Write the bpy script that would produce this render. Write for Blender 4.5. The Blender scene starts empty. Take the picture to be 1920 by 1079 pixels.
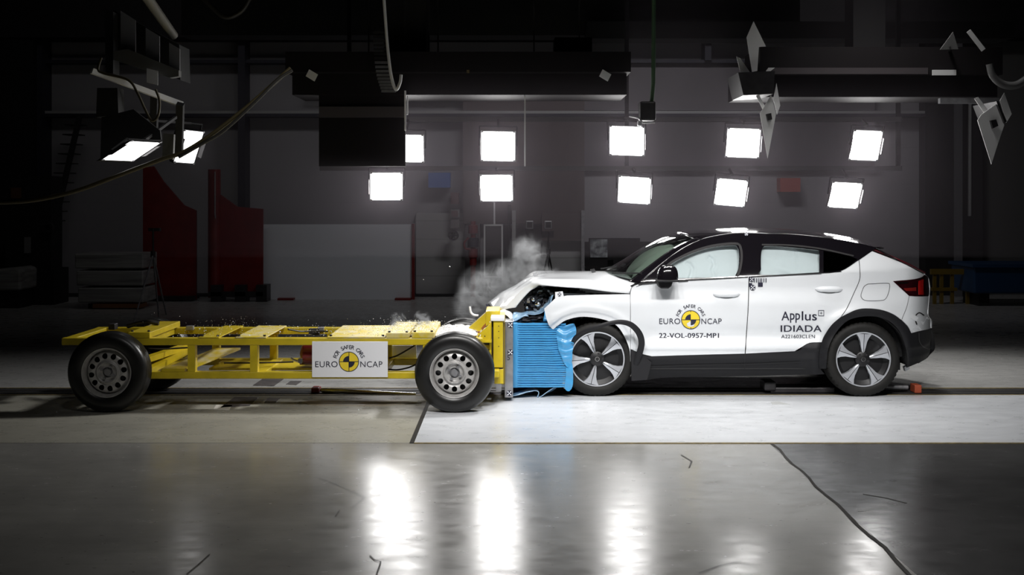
import bpy, bmesh, math, random
from mathutils import Vector, Matrix, noise as mnoise
random.seed(7)
PI = math.pi
SC = bpy.context.scene
COL = SC.collection

# ------------------------------------------------------------------ camera
H, YH, F = 1.87, 374.0, 2475.0          # eye height (m), horizon row, focal length in pixels of the 1920x1079 frame
cam_d = bpy.data.cameras.new('camera')
cam_d.sensor_width = 36.0
cam_d.lens = F * 36.0 / 1920.0
cam_d.shift_y = -(539.5 - YH) / 1920.0
cam_d.clip_start, cam_d.clip_end = 0.1, 200
cam = bpy.data.objects.new('camera', cam_d)
COL.objects.link(cam)
cam.location = (0, 0, H)
cam.rotation_euler = (PI/2, 0, 0)
SC.camera = cam

# ------------------------------------------------------------------ world, view
SC.view_settings.view_transform = 'Standard'
SC.view_settings.look = 'None'
SC.view_settings.gamma = 1.0
SC.view_settings.use_curve_mapping = False
SC.view_settings.exposure = 0.0
wd = bpy.data.worlds.new('hall_dark')
wd.use_nodes = True
wd.node_tree.nodes['Background'].inputs[0].default_value = (0.8, 0.85, 1.0, 1)
wd.node_tree.nodes['Background'].inputs[1].default_value = 0.0015
SC.world = wd

# ------------------------------------------------------------------ out-of-frame lamp arrays of the hall, and added fill lights
def area_light(name, loc, target, sx, sy, power, spread=110, col=(1, 0.98, 0.96)):
    l = bpy.data.lights.new(name, 'AREA')
    l.shape = 'RECTANGLE'; l.size = sx; l.size_y = sy
    l.energy = power; l.color = col; l.spread = math.radians(spread)
    o = bpy.data.objects.new(name, l)
    COL.objects.link(o)
    o.location = loc
    d = Vector(target) - Vector(loc)
    o.rotation_euler = d.to_track_quat('-Z', 'Y').to_euler()
    return o
# ceiling array over the impact point
for ax, ay, p in ((0.2, 11.9, 11), (1.4, 11.9, 11), (2.7, 11.9, 10), (0.8, 13.4, 12), (2.2, 13.4, 12)):
    area_light('overhead_light', (ax, ay, 5.6), (ax * 0.9 + 0.15, ay - 0.3, 0), 0.9, 0.5, p, 80)
area_light('overhead_light', (4.0, 14.6, 5.6), (4.3, 14.2, 0), 0.9, 0.5, 28, 80)  # added fill that brightens the floor behind the car
area_light('overhead_light', (1.3, 8.6, 5.6), (1.0, 8.0, 0), 0.9, 0.5, 32, 80)  # added fill that brightens the foreground floor
area_light('overhead_light', (2.6, 13.6, 5.2), (-2.3, 12.0, 0.3), 0.9, 0.5, 42, 60)
# bank on the camera side, mirror image of the one in view, tilted down so that its beam stops at the car
for ax, tx_, p in ((-1.5, -1.2, 5), (-0.5, -0.2, 21), (0.9, 1.2, 17), (2.0, 2.1, 18), (3.0, 3.0, 17)):
    area_light('camera_side_lamp_light', (ax, 7.0, 5.2), (tx_, 12.2, 0.3), 0.42, 0.36, p, 56)
# unseen fill lights added to brighten the back wall
area_light('back_fill_light', (2.6, 19.5, 7.5), (2.8, 26, 1.2), 4.0, 0.6, 46, 120, (1, 0.97, 1.0))
area_light('back_fill_light', (-4.5, 19.0, 7.5), (-4.5, 26, 1.0), 4.0, 0.6, 8.5, 120, (1, 0.98, 0.97))

# ------------------------------------------------------------------ helpers
def W(px, py, D):
    return Vector(((px - 960.0) * D / F, D, H - (py - YH) * D / F))

def wloc(o):
    v = Vector((0, 0, 0))
    while o is not None:
        v += Vector(o.location); o = o.parent
    return v

def tag(o, label=None, cat=None, group=None, kind=None):
    if label: o['label'] = label
    if cat: o['category'] = cat
    if group: o['group'] = group
    if kind: o['kind'] = kind
    return o

def thing(name, loc, label, cat, group=None):
    o = bpy.data.objects.new(name, None)
    o.empty_display_size = 0.1
    COL.objects.link(o); o.location = loc
    return tag(o, label, cat, group)

MATS = {}
def mat(name, col=(0.5, 0.5, 0.5), rough=0.5, metal=0.0, coat=0.0, emit=None, estr=0.0, spec=0.5, var=0.0, vscale=8.0, bump=0.0, bscale=40.0, rvar=0.0, vcol=None, stretch=(1, 1, 1)):
    if name in MATS: return MATS[name]
    m = bpy.data.materials.new(name); m.use_nodes = True
    nt = m.node_tree; b = nt.nodes['Principled BSDF']
    b.inputs['Base Color'].default_value = (*col, 1)
    b.inputs['Roughness'].default_value = rough
    b.inputs['Metallic'].default_value = metal
    b.inputs['Coat Weight'].default_value = coat
    b.inputs['Coat Roughness'].default_value = 0.04
    b.inputs['Specular IOR Level'].default_value = spec
    if emit:
        b.inputs['Emission Color'].default_value = (*emit, 1)
        b.inputs['Emission Strength'].default_value = estr
    if var or bump or rvar:
        tc = nt.nodes.new('ShaderNodeTexCoord')
        mp = nt.nodes.new('ShaderNodeMapping'); mp.inputs['Scale'].default_value = stretch
        nt.links.new(tc.outputs['Object'], mp.inputs['Vector'])
        n = nt.nodes.new('ShaderNodeTexNoise'); n.inputs['Scale'].default_value = vscale; n.inputs['Detail'].default_value = 6
        nt.links.new(mp.outputs['Vector'], n.inputs['Vector'])
        if var:
            r = nt.nodes.new('ShaderNodeMix'); r.data_type = 'RGBA'
            c2 = vcol or tuple(max(0, c * (1 - var)) for c in col)
            r.inputs['A'].default_value = (*col, 1); r.inputs['B'].default_value = (*c2, 1)
            mr = nt.nodes.new('ShaderNodeMapRange'); mr.inputs['From Min'].default_value = 0.38; mr.inputs['From Max'].default_value = 0.68
            nt.links.new(n.outputs['Fac'], mr.inputs['Value'])
            nt.links.new(mr.outputs['Result'], r.inputs['Factor'])
            nt.links.new(r.outputs['Result'], b.inputs['Base Color'])
        if rvar:
            mr2 = nt.nodes.new('ShaderNodeMapRange')
            mr2.inputs['From Min'].default_value = 0.3; mr2.inputs['From Max'].default_value = 0.7
            mr2.inputs['To Min'].default_value = rough - rvar; mr2.inputs['To Max'].default_value = rough + rvar
            nt.links.new(n.outputs['Fac'], mr2.inputs['Value'])
            nt.links.new(mr2.outputs['Result'], b.inputs['Roughness'])
        if bump:
            n2 = nt.nodes.new('ShaderNodeTexNoise'); n2.inputs['Scale'].default_value = bscale; n2.inputs['Detail'].default_value = 4
            nt.links.new(mp.outputs['Vector'], n2.inputs['Vector'])
            bp = nt.nodes.new('ShaderNodeBump'); bp.inputs['Strength'].default_value = bump; bp.inputs['Distance'].default_value = 0.01
            nt.links.new(n2.outputs['Fac'], bp.inputs['Height'])
            nt.links.new(bp.outputs['Normal'], b.inputs['Normal'])
    MATS[name] = m
    return m

def glass(name, tint=(0.8, 0.85, 0.82), refl=1.0):
    if name in MATS: return MATS[name]
    m = bpy.data.materials.new(name); m.use_nodes = True
    nt = m.node_tree; nt.nodes.clear()
    out = nt.nodes.new('ShaderNodeOutputMaterial')
    tr = nt.nodes.new('ShaderNodeBsdfTransparent'); tr.inputs[0].default_value = (*tint, 1)
    gl = nt.nodes.new('ShaderNodeBsdfGlossy'); gl.inputs['Roughness'].default_value = 0.03
    gl.inputs[0].default_value = (refl, refl, refl, 1)
    fr = nt.nodes.new('ShaderNodeFresnel'); fr.inputs['IOR'].default_value = 1.5
    mx = nt.nodes.new('ShaderNodeMixShader')
    nt.links.new(fr.outputs[0], mx.inputs[0]); nt.links.new(tr.outputs[0], mx.inputs[1]); nt.links.new(gl.outputs[0], mx.inputs[2])
    nt.links.new(mx.outputs[0], out.inputs['Surface'])
    MATS[name] = m
    return m

class MB:
    """collects world-space geometry and links it as ONE mesh object"""
    def __init__(self): self.v = []; self.f = []
    def add(self, vs, fs):
        n = len(self.v); self.v += [Vector(p) for p in vs]; self.f += [tuple(i + n for i in f) for f in fs]; return self
    def box(self, x0, x1, y0, y1, z0, z1):
        vs = [(x, y, z) for x in (x0, x1) for y in (y0, y1) for z in (z0, z1)]
        return self.add(vs, [(0, 1, 3, 2), (4, 6, 7, 5), (0, 4, 5, 1), (2, 3, 7, 6), (0, 2, 6, 4), (1, 5, 7, 3)])
    def obox(self, c, ax, ay, az):
        c, ax, ay, az = map(Vector, (c, ax, ay, az))
        vs = [c + ax * i + ay * j + az * k for i in (-1, 1) for j in (-1, 1) for k in (-1, 1)]
        return self.add(vs, [(0, 1, 3, 2), (4, 6, 7, 5), (0, 4, 5, 1), (2, 3, 7, 6), (0, 2, 6, 4), (1, 5, 7, 3)])
    def bar(self, p0, p1, w, h, up=(0, 0, 1)):
        p0, p1 = Vector(p0), Vector(p1); d = p1 - p0; u = Vector(up)
        s = d.cross(u)
        if s.length < 1e-6: s = d.cross(Vector((1, 0, 0)))
        s.normalize(); t = s.cross(d).normalized()
        return self.obox((p0 + p1) / 2, d / 2, s * w / 2, t * h / 2)
    def tube(self, pts, r, n=8, cap=True):
        pts = [Vector(p) for p in pts]; rings = []
        rr = r if isinstance(r, (list, tuple)) else [r] * len(pts)
        t0 = (pts[1] - pts[0]).normalized()
        a = t0.cross(Vector((0, 0, 1)))
        if a.length < 1e-3: a = t0.cross(Vector((1, 0, 0)))
        a.normalize()
        vs = []; fs = []
        for i, p in enumerate(pts):
            t = (pts[min(i + 1, len(pts) - 1)] - pts[max(i - 1, 0)]).normalized()
            a = (a - t * a.dot(t)).normalized(); b = t.cross(a)
            for k in range(n):
                an = 2 * PI * k / n
                vs.append(p + (a * math.cos(an) + b * math.sin(an)) * rr[i])
        for i in range(len(pts) - 1):
            for k in range(n):
                fs.append((i * n + k, i * n + (k + 1) % n, (i + 1) * n + (k + 1) % n, (i + 1) * n + k))
        if cap:
            fs.append(tuple(reversed(range(n)))); fs.append(tuple(range((len(pts) - 1) * n, len(pts) * n)))
        return self.add(vs, fs)
    def cyl(self, p0, p1, r, n=20): return self.tube([p0, p1], r, n)
    def lathe(self, c, axis, prof, n=48, closed=False):
        """prof: list of (radius, offset along axis)"""
        c = Vector(c); ax = Vector(axis).normalized()
        a = ax.cross(Vector((0, 0, 1)))
        if a.length < 1e-3: a = Vector((1, 0, 0))
        a.normalize(); b = ax.cross(a)
        m = len(prof); vs = []; fs = []
        for k in range(n):
            an = 2 * PI * k / n; d = a * math.cos(an) + b * math.sin(an)
            vs += [c + d * r + ax * o for r, o in prof]
        for k in range(n):
            k2 = (k + 1) % n
            for j in range(m if closed else m - 1):
                j2 = (j + 1) % m
                fs.append((k * m + j, k2 * m + j, k2 * m + j2, k * m + j2))
        return self.add(vs, fs)
    def prism(self, poly, off):
        poly = [Vector(p) for p in poly]; off = Vector(off); n = len(poly)
        return self.add(poly + [p + off for p in poly], [tuple(range(n)), tuple(reversed(range(n, 2 * n)))] + [(i, i + n, (i + 1) % n + n, (i + 1) % n) for i in range(n)])
    def grid(self, rows):
        n = len(rows[0]); vs = [p for r in rows for p in r]
        return self.add(vs, [(i * n + j, i * n + j + 1, (i + 1) * n + j + 1, (i + 1) * n + j) for i in range(len(rows) - 1) for j in range(n - 1)])
    def build(self, name, m, parent=None, smooth=None, bevel=0.0, solid=0.0, loc=None, flip=False, subsurf=0, merge=False):
        base = wloc(parent) if parent is not None else Vector(loc or (0, 0, 0))
        me = bpy.data.meshes.new(name)
        me.from_pydata([tuple(p - base) for p in self.v], [], self.f)
        bm = bmesh.new(); bm.from_mesh(me)
        if merge: bmesh.ops.remove_doubles(bm, verts=bm.verts, dist=1e-5)
        if not flip: bmesh.ops.recalc_face_normals(bm, faces=bm.faces)
        bm.to_mesh(me); bm.free()
        me.materials.append(m)
        o = bpy.data.objects.new(name, me); COL.objects.link(o)
        if parent is not None: o.parent = parent
        else: o.location = base
        if bevel:
            md = o.modifiers.new('bevel', 'BEVEL'); md.width = bevel; md.segments = 2; md.limit_method = 'ANGLE'; md.angle_limit = math.radians(40)
        if solid:
            md = o.modifiers.new('solid', 'SOLIDIFY'); md.thickness = solid; md.offset = 0
        if subsurf:
            md = o.modifiers.new('sub', 'SUBSURF'); md.levels = subsurf; md.render_levels = subsurf
        if smooth is not None:
            me.shade_smooth()
            if smooth < 180: me.set_sharp_from_angle(angle=math.radians(smooth))
        return o

def spline(pts, n=6, closed=True):
    """smooth outline; a point with a third entry is a sharp corner"""
    N = len(pts); out = []
    P = [Vector((p[0], p[1])) for p in pts]; C = [len(p) > 2 for p in pts]
    for i in range(N if closed else N - 1):
        j = (i + 1) % N
        p1, p2 = P[i], P[j]
        p0 = p1 - (p2 - p1) if (C[i] or (not closed and i == 0)) else P[i - 1]
        p3 = p2 + (p2 - p1) if (C[j] or (not closed and j == N - 1)) else P[(j + 1) % N]
        if C[i] and C[j]:
            out.append(p1); continue
        for k in range(n):
            t = k / n
            out.append(0.5 * ((2 * p1) + (p2 - p0) * t + (2 * p0 - 5 * p1 + 4 * p2 - p3) * t * t + (3 * p1 - p0 - 3 * p2 + p3) * t ** 3))
    if not closed: out.append(P[-1])
    return [(p.x, p.y) for p in out]

def curve3(ctrl, n=10):
    """smooth 3-D path through the points"""
    P = [Vector(p) for p in ctrl]; out = []
    for i in range(len(P) - 1):
        p0 = P[i - 1] if i else P[i] * 2 - P[i + 1]
        p1, p2 = P[i], P[i + 1]
        p3 = P[i + 2] if i + 2 < len(P) else p2 * 2 - p1
        for k in range(n):
            t = k / n
            out.append(0.5 * ((2 * p1) + (p2 - p0) * t + (2 * p0 - 5 * p1 + 4 * p2 - p3) * t * t + (3 * p1 - p0 - 3 * p2 + p3) * t ** 3))
    out.append(P[-1])
    return out

def fill2d(outer, holes=(), grid=0.0):
    bm = bmesh.new()
    def loop(pts):
        vs = [bm.verts.new((p[0], 0, p[1])) for p in pts]
        for i in range(len(vs)): bm.edges.new((vs[i], vs[(i + 1) % len(vs)]))
    loop(outer)
    for h in holes: loop(h)
    bmesh.ops.triangle_fill(bm, use_beauty=True, use_dissolve=False, edges=list(bm.edges), normal=(0, -1, 0))
    if grid:
        xs = [v.co.x for v in bm.verts]; zs = [v.co.z for v in bm.verts]
        for lo, hi, ax in ((min(xs), max(xs), 0), (min(zs), max(zs), 2)):
            k = math.ceil(lo / grid)
            while k * grid < hi:
                co = [0, 0, 0]; co[ax] = k * grid + 1e-5; no = [0, 0, 0]; no[ax] = 1
                bmesh.ops.bisect_plane(bm, geom=list(bm.verts) + list(bm.edges) + list(bm.faces), dist=1e-6, plane_co=co, plane_no=no)
                k += 1
    bmesh.ops.remove_doubles(bm, verts=bm.verts, dist=2e-5)
    for f in bm.faces:
        f.normal_update()
        if f.normal.y > 0: f.normal_flip()
    bm.verts.ensure_lookup_table(); bm.verts.index_update()
    vs = [(v.co.x, v.co.z) for v in bm.verts]; fs = [tuple(v.index for v in f.verts) for f in bm.faces]
    bm.free()
    return vs, fs

def shell(name, vs, fs, pos, nrm, t, m, parent, mirror_y=None):
    """sheet of thickness t: pos(a,b) world point of the outer face, nrm(a,b) its outward normal; exact normals on the faces"""
    base = wloc(parent) if parent is not None else Vector((0, 0, 0))
    P = [Vector(pos(a, b)) for a, b in vs]; N = [Vector(nrm(a, b)).normalized() for a, b in vs]
    if mirror_y is not None:
        P = [Vector((p.x, 2 * mirror_y - p.y, p.z)) for p in P]; N = [Vector((q.x, -q.y, q.z)) for q in N]
        fs = [tuple(reversed(f)) for f in fs]
    n = len(P)
    verts = [p - base for p in P] + [p - q * t - base for p, q in zip(P, N)]
    faces = list(fs) + [tuple(i + n for i in reversed(f)) for f in fs]
    cnt = {}
    for f in fs:
        for i in range(len(f)):
            a, b = f[i], f[(i + 1) % len(f)]
            cnt[(a, b)] = cnt.get((a, b), 0) + 1
    rim = [(a, b) for (a, b) in cnt if (b, a) not in cnt]
    faces += [(b, a, a + n, b + n) for a, b in rim]
    me = bpy.data.meshes.new(name); me.from_pydata([tuple(v) for v in verts], [], faces)
    me.materials.append(m)
    me.shade_smooth()
    nf = len(fs); ln = []
    for p in me.polygons:
        for li in p.loop_indices:
            vi = me.loops[li].vertex_index
            if p.index < nf: ln.append(N[vi])
            elif p.index < 2 * nf: ln.append(-N[vi - n])
            else: ln.append(p.normal.copy())
    me.normals_split_custom_set([tuple(q) for q in ln])
    o = bpy.data.objects.new(name, me); COL.objects.link(o)
    if parent is not None: o.parent = parent
    return o

def text2d(s, offset=0.0, spacing=1.0):
    c = bpy.data.curves.new('text_tmp', 'FONT'); c.body = s; c.size = 1.0; c.offset = offset; c.resolution_u = 4; c.space_character = spacing
    c.fill_mode = 'FRONT'
    o = bpy.data.objects.new('text_tmp', c); COL.objects.link(o)
    dg = bpy.context.evaluated_depsgraph_get()
    me = o.evaluated_get(dg).to_mesh()
    vs = [(v.co.x, v.co.y) for v in me.vertices]; fs = [tuple(p.vertices) for p in me.polygons]
    o.evaluated_get(dg).to_mesh_clear()
    bpy.data.objects.remove(o); bpy.data.curves.remove(c)
    return vs, fs

class Decal:
    """flat lettering drawn in pixel units of the photo, then laid on a surface point(px,py)"""
    def __init__(self): self.v = []; self.f = []
    def add(self, vs, fs):
        n = len(self.v); self.v += vs; self.f += [tuple(i + n for i in f) for f in fs]
    def text(self, s, x0, x1, y0, y1, offset=0.0, spacing=1.0):
        if offset:                            # bold: two strokes side by side
            self.text(s, x0, x1 - offset, y0, y1, 0.0, spacing); x0 += offset
        vs, fs = text2d(s, 0.0, spacing)
        ax, bx = min(v[0] for v in vs), max(v[0] for v in vs); ay, by = min(v[1] for v in vs), max(v[1] for v in vs)
        self.add([(x0 + (v[0] - ax) / (bx - ax) * (x1 - x0), y1 - (v[1] - ay) / (by - ay) * (y1 - y0)) for v in vs], fs)
    def char(self, s, cx, cy, size, ang, offset=0.0):
        vs, fs = text2d(s, offset)
        mx = (min(v[0] for v in vs) + max(v[0] for v in vs)) / 2
        c, sn = math.cos(ang), math.sin(ang)
        out = []
        for v in vs:
            a, b = (v[0] - mx) * size, v[1] * size
            out.append((cx + a * c + b * sn, cy - (-a * sn + b * c)))
        self.add(out, fs)
    def arc(self, s, cx, cy, r, a0, a1, size, offset=0.0):
        n = len(s)
        for i, ch in enumerate(s):
            if ch == ' ': continue
            an = math.radians(a0 + (a1 - a0) * i / (n - 1))
            self.char(ch, cx + r * math.cos(an), cy - r * math.sin(an), size, PI / 2 - an, offset)
    def ring(self, cx, cy, r0, r1, a0=0, a1=360, n=40):
        vs = []; fs = []
        for i in range(n + 1):
            an = math.radians(a0 + (a1 - a0) * i / n)
            vs += [(cx + r0 * math.cos(an), cy - r0 * math.sin(an)), (cx + r1 * math.cos(an), cy - r1 * math.sin(an))]
        for i in range(n): fs.append((2 * i, 2 * i + 1, 2 * i + 3, 2 * i + 2))
        self.add(vs, fs)
    def rect(self, x0, x1, y0, y1): self.add([(x0, y1), (x1, y1), (x1, y0), (x0, y0)], [(0, 1, 2, 3)])
    def poly(self, pts): self.add(list(pts), [tuple(range(len(pts)))])
    def build(self, name, m, parent, pt):
        mb = MB(); mb.add([pt(x, y) for x, y in self.v], self.f)
        me = mb.build(name, m, parent, flip=True)
        return me

def copy_tree(o, parent=None):
    c = o.copy(); COL.objects.link(c); c.parent = parent
    for ch in list(o.children): copy_tree(ch, c)
    return c

# ------------------------------------------------------------------ materials
M_white = mat('white_car_paint', (0.74, 0.765, 0.79), 0.35, coat=0.9)
M_gloss = mat('gloss_black_paint', (0.006, 0.005, 0.007), 0.12, coat=1.0)
M_trimblk = mat('textured_black_plastic', (0.009, 0.009, 0.011), 0.6, spec=0.35, bump=0.1, bscale=300)
M_rubber = mat('tyre_rubber', (0.011, 0.0105, 0.0095), 0.65, spec=0.35, var=0.4, vscale=14, bump=0.06, bscale=120)
M_rubberw = mat('wet_tyre_rubber', (0.010, 0.010, 0.010), 0.34, var=0.3, vscale=10, bump=0.05, bscale=200)
M_alloy = mat('machined_alloy', (0.60, 0.62, 0.66), 0.3, metal=0.5)
M_rimblk = mat('dark_rim_paint', (0.007, 0.007, 0.008), 0.45)
M_steel = mat('silver_steel_paint', (0.52, 0.51, 0.50), 0.42, metal=0.35, var=0.25, vscale=20)
M_greysteel = mat('grey_steel', (0.42, 0.42, 0.44), 0.35, metal=0.7, var=0.25, vscale=14)
M_chrome = mat('bright_metal', (0.75, 0.75, 0.76), 0.15, metal=1.0)
M_yellow = mat('yellow_frame_paint', (0.62, 0.47, 0.015), 0.38, coat=0.2, var=0.22, vscale=7)
M_yelldust = mat('dusty_yellow_paint', (0.60, 0.46, 0.02), 0.5, var=1.0, vscale=9, vcol=(0.62, 0.56, 0.36))
M_board = mat('white_board', (0.82, 0.83, 0.87), 0.5)
M_ink = mat('dark_lettering', (0.015, 0.015, 0.035), 0.5)
M_emb = mat('emblem_yellow', (0.83, 0.62, 0.03), 0.5)
M_blue = mat('blue_honeycomb_sheet', (0.06, 0.32, 0.63), 0.32, coat=0.2, var=0.12, vscale=10)
M_bluepale = mat('pale_torn_sheet', (0.32, 0.48, 0.64), 0.3, coat=0.4, var=0.6, vscale=9, vcol=(0.12, 0.25, 0.42))
M_black = mat('matt_black', (0.010, 0.010, 0.011), 0.7)
M_darkmet = mat('dark_metal', (0.035, 0.033, 0.036), 0.45, metal=0.3, var=0.4, vscale=10)
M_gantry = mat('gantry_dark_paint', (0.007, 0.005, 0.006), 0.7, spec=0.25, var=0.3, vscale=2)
M_red = mat('red_paint', (0.19, 0.012, 0.012), 0.45, var=0.25, vscale=4)
M_bag = mat('airbag_fabric', (0.78, 0.81, 0.83), 0.8, bump=0.2, bscale=25)
M_bagg = mat('front_airbag_fabric', (0.33, 0.38, 0.34), 0.85)
M_win = glass('side_glass', (0.93, 0.955, 0.955), 0.9)
M_wind = glass('windscreen_glass', (0.72, 0.78, 0.74), 1.0)
M_dark_win = glass('dark_privacy_glass', (0.10, 0.10, 0.11), 1.0)
M_lens = glass('clear_lens', (0.7, 0.78, 0.85), 1.0)
M_redlens = mat('red_lamp_lens', (0.45, 0.012, 0.010), 0.15, coat=1.0)
M_darkred = mat('dark_red_lens', (0.02, 0.002, 0.004), 0.12, coat=1.0)
M_lamp = mat('lamp_diffuser', (1, 1, 1), 0.5, emit=(1.0, 0.98, 0.97), estr=26.0)
M_lamph = mat('hoist_lamp_diffuser', (1, 1, 1), 0.5, emit=(1.0, 0.98, 0.97), estr=2.5)
M_wlbl = mat('white_sheet_metal', (0.82, 0.82, 0.82), 0.45)
M_cable = mat('cable_rubber', (0.02, 0.018, 0.014), 0.5)
M_cabley = mat('worn_yellow_cable', (0.06, 0.047, 0.018), 0.5)
M_wood = mat('bare_wood', (0.20, 0.09, 0.03), 0.6, var=0.4, vscale=12)
M_bluep = mat('blue_bin_plastic', (0.010, 0.05, 0.13), 0.5)
M_signb = mat('blue_sign', (0.08, 0.19, 0.55), 0.45)
M_orange = mat('orange_sign', (0.45, 0.08, 0.05), 0.5)
M_dust = mat('glass_dust', (0.80, 0.82, 0.82), 0.35)
# ------------------------------------------------------------------ setting
def concrete(name, col, col2, rough, scale=1.2, spec=0.5, scuffs=True, warm=None):
    m = bpy.data.materials.new(name); m.use_nodes = True
    nt = m.node_tree; b = nt.nodes['Principled BSDF']; L = nt.links.new
    tc = nt.nodes.new('ShaderNodeTexCoord')
    def noise(sc, det, stretch=(1, 1, 1), rg=0.6):
        mp = nt.nodes.new('ShaderNodeMapping'); mp.inputs['Scale'].default_value = stretch
        L(tc.outputs['Object'], mp.inputs['Vector'])
        n = nt.nodes.new('ShaderNodeTexNoise'); n.inputs['Scale'].default_value = sc; n.inputs['Detail'].default_value = det; n.inputs['Roughness'].default_value = rg
        L(mp.outputs['Vector'], n.inputs['Vector']); return n
    def rng(src, a, b_, c, d):
        r = nt.nodes.new('ShaderNodeMapRange')
        for k, v in zip(('From Min', 'From Max', 'To Min', 'To Max'), (a, b_, c, d)): r.inputs[k].default_value = v
        L(src, r.inputs['Value']); return r.outputs['Result']
    def mix(f, a, bb):
        x = nt.nodes.new('ShaderNodeMix'); x.data_type = 'RGBA'
        L(f, x.inputs['Factor'])
        for s, v in (('A', a), ('B', bb)):
            if isinstance(v, tuple): x.inputs[s].default_value = (*v, 1)
            else: L(v, x.inputs[s])
        return x.outputs['Result']
    big = noise(scale, 8)
    c = mix(rng(big.outputs['Fac'], 0.35, 0.68, 0, 1), col, col2)
    streak = noise(2.2, 5, (0.35, 3.0, 1))
    c = mix(rng(streak.outputs['Fac'], 0.5, 0.8, 0, 0.45), c, tuple(k * 0.72 for k in col))
    if scuffs:
        sc = noise(9, 3, (0.5, 4, 1), 0.5)
        c = mix(rng(sc.outputs['Fac'], 0.70, 0.76, 0, 0.6), c, tuple(k * 0.35 for k in col))
        sp = noise(26, 2, (0.7, 1.6, 1), 0.4)
        c = mix(rng(sp.outputs['Fac'], 0.735, 0.76, 0, 0.8), c, tuple(k * 0.2 for k in col))
    L(c, b.inputs['Base Color'])
    fine = noise(5, 8, (1, 1.5, 1))
    L(rng(fine.outputs['Fac'], 0.3, 0.7, rough * 0.75, rough * 1.3), b.inputs['Roughness'])
    b.inputs['Specular IOR Level'].default_value = spec
    bp = nt.nodes.new('ShaderNodeBump'); bp.inputs['Strength'].default_value = 0.06; bp.inputs['Distance'].default_value = 0.02
    wv = noise(1.6, 3, (1.6, 0.9, 1), 0.4)
    L(wv.outputs['Fac'], bp.inputs['Height']); L(bp.outputs['Normal'], b.inputs['Normal'])
    return m
M_floor = concrete('polished_concrete', (0.34, 0.335, 0.31), (0.25, 0.245, 0.23), 0.22, spec=0.8)
M_beige = concrete('painted_beige_concrete', (0.38, 0.37, 0.315), (0.32, 0.31, 0.265), 0.30, 0.8)
M_slab = concrete('dark_slab_concrete', (0.085, 0.085, 0.085), (0.055, 0.055, 0.055), 0.22, 0.9, spec=0.6)
M_strip = concrete('white_floor_paint', (0.62, 0.64, 0.665), (0.55, 0.57, 0.595), 0.32, 0.9, scuffs=False)
M_backfloor = concrete('back_floor_concrete', (0.42, 0.42, 0.41), (0.34, 0.34, 0.33), 0.3, 0.8, scuffs=False)
M_joint = mat('joint_filler', (0.02, 0.018, 0.015), 0.6)
M_edge = mat('worn_yellow_edge', (0.22, 0.17, 0.07), 0.6, var=0.5, vscale=20)

def struct(o): o['kind'] = 'structure'; return o
def slab(name, x0, x1, y0, y1, z0, z1, m): return struct(MB().box(x0, x1, y0, y1, z0, z1).build(name, m))
def flat(name, pts, z, m, th=0.003):
    return struct(MB().prism([(x, y, z - th) for x, y in pts], (0, 0, th)).build(name, m))
slab('floor', -16, 16, -5, 26, -0.2, 0.0, M_floor)
flat('floor_1', [(-16, 10.12), (-0.775, 10.12), (-0.775, 12.58), (-16, 12.58)], 0.002, M_beige)
flat('floor_2', [(-0.75, 10.12), (16, 10.12), (16, 12.58), (-0.75, 12.58)], 0.004, M_strip, 0.005)
flat('floor_3', [(-16, 13.05), (16, 13.05), (16, 26), (-16, 26)], 0.002, M_backfloor)
flat('floor_4', [(2.15, -5), (16, -5), (16, 10.08), (1.97, 10.08)], 0.002, M_slab)
# track of the tow rail let into the floor
slab('trim_1', -16, 16, 12.58, 13.05, -0.02, 0.0015, mat('track_plate', (0.10, 0.10, 0.11), 0.35, metal=0.6, var=0.4, vscale=5))
for i, (y0, y1, m) in enumerate(((12.57, 12.61, M_edge), (12.70, 12.75, M_joint), (12.84, 12.90, M_joint), (13.02, 13.06, M_edge))):
    slab('trim_%d' % (i + 2), -16, 16, y0, y1, 0.0, 0.006, m)
slab('trim_6', -0.785, -0.752, 10.1, 12.56, 0.0, 0.005, M_joint)          # left edge of the white strip
slab('trim_7', -0.75, 16, 10.085, 10.115, 0.0, 0.0055, M_edge)          # near edge of the white strip
jb = MB(); prev = None
random.seed(3)
pts = [(1.985 + 0.012 * math.sin(k * 1.7) + 0.01 * (random.random() - 0.5), 10.08 - k * 0.25) for k in range(40)]
for (xa, ya), (xb, yb) in zip(pts, pts[1:]):
    w = 0.007 + 0.005 * random.random()
    jb.add([(xa - w, ya, 0.004), (xa + w, ya, 0.004), (xb + w, yb, 0.004), (xb - w, yb, 0.004)], [(0, 1, 2, 3)])
struct(jb.build('trim_8', M_joint, flip=True))
# cracks in the foreground concrete
def G(px, py): D = F * H / (py - YH); return ((px - 960) * D / F, D)
M_crack = mat('crack_grey', (0.06, 0.058, 0.055), 0.5)
def crack(n, pts, w=0.003):
    w *= 0.6
    b = MB()
    q = [Vector((*G(*p), 0.0035)) for p in pts]
    for a, c in zip(q, q[1:]):
        s = Vector((0, 0, 1)).cross((c - a)).normalized() * w
        b.add([a - s, a + s, c + s, c - s], [(0, 1, 2, 3)])
    return struct(b.build('trim_%d' % n, M_crack, flip=True))
crack(9, [(598, 897), (641, 914), (684, 934), (660, 953)])
crack(10, [(637, 957), (629, 969)], 0.005)
crack(11, [(693, 1043), (703, 1052), (714, 1055), (706, 1078)], 0.006)
crack(12, [(393, 1041), (370, 1062), (350, 1078)], 0.006)
crack(13, [(1277, 854), (1297, 866), (1292, 878)], 0.008)
crack(14, [(1310, 1076), (1350, 1062), (1390, 1054)], 0.006)
crack(15, [(1618, 928), (1660, 935), (1700, 945)], 0.012)
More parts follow.
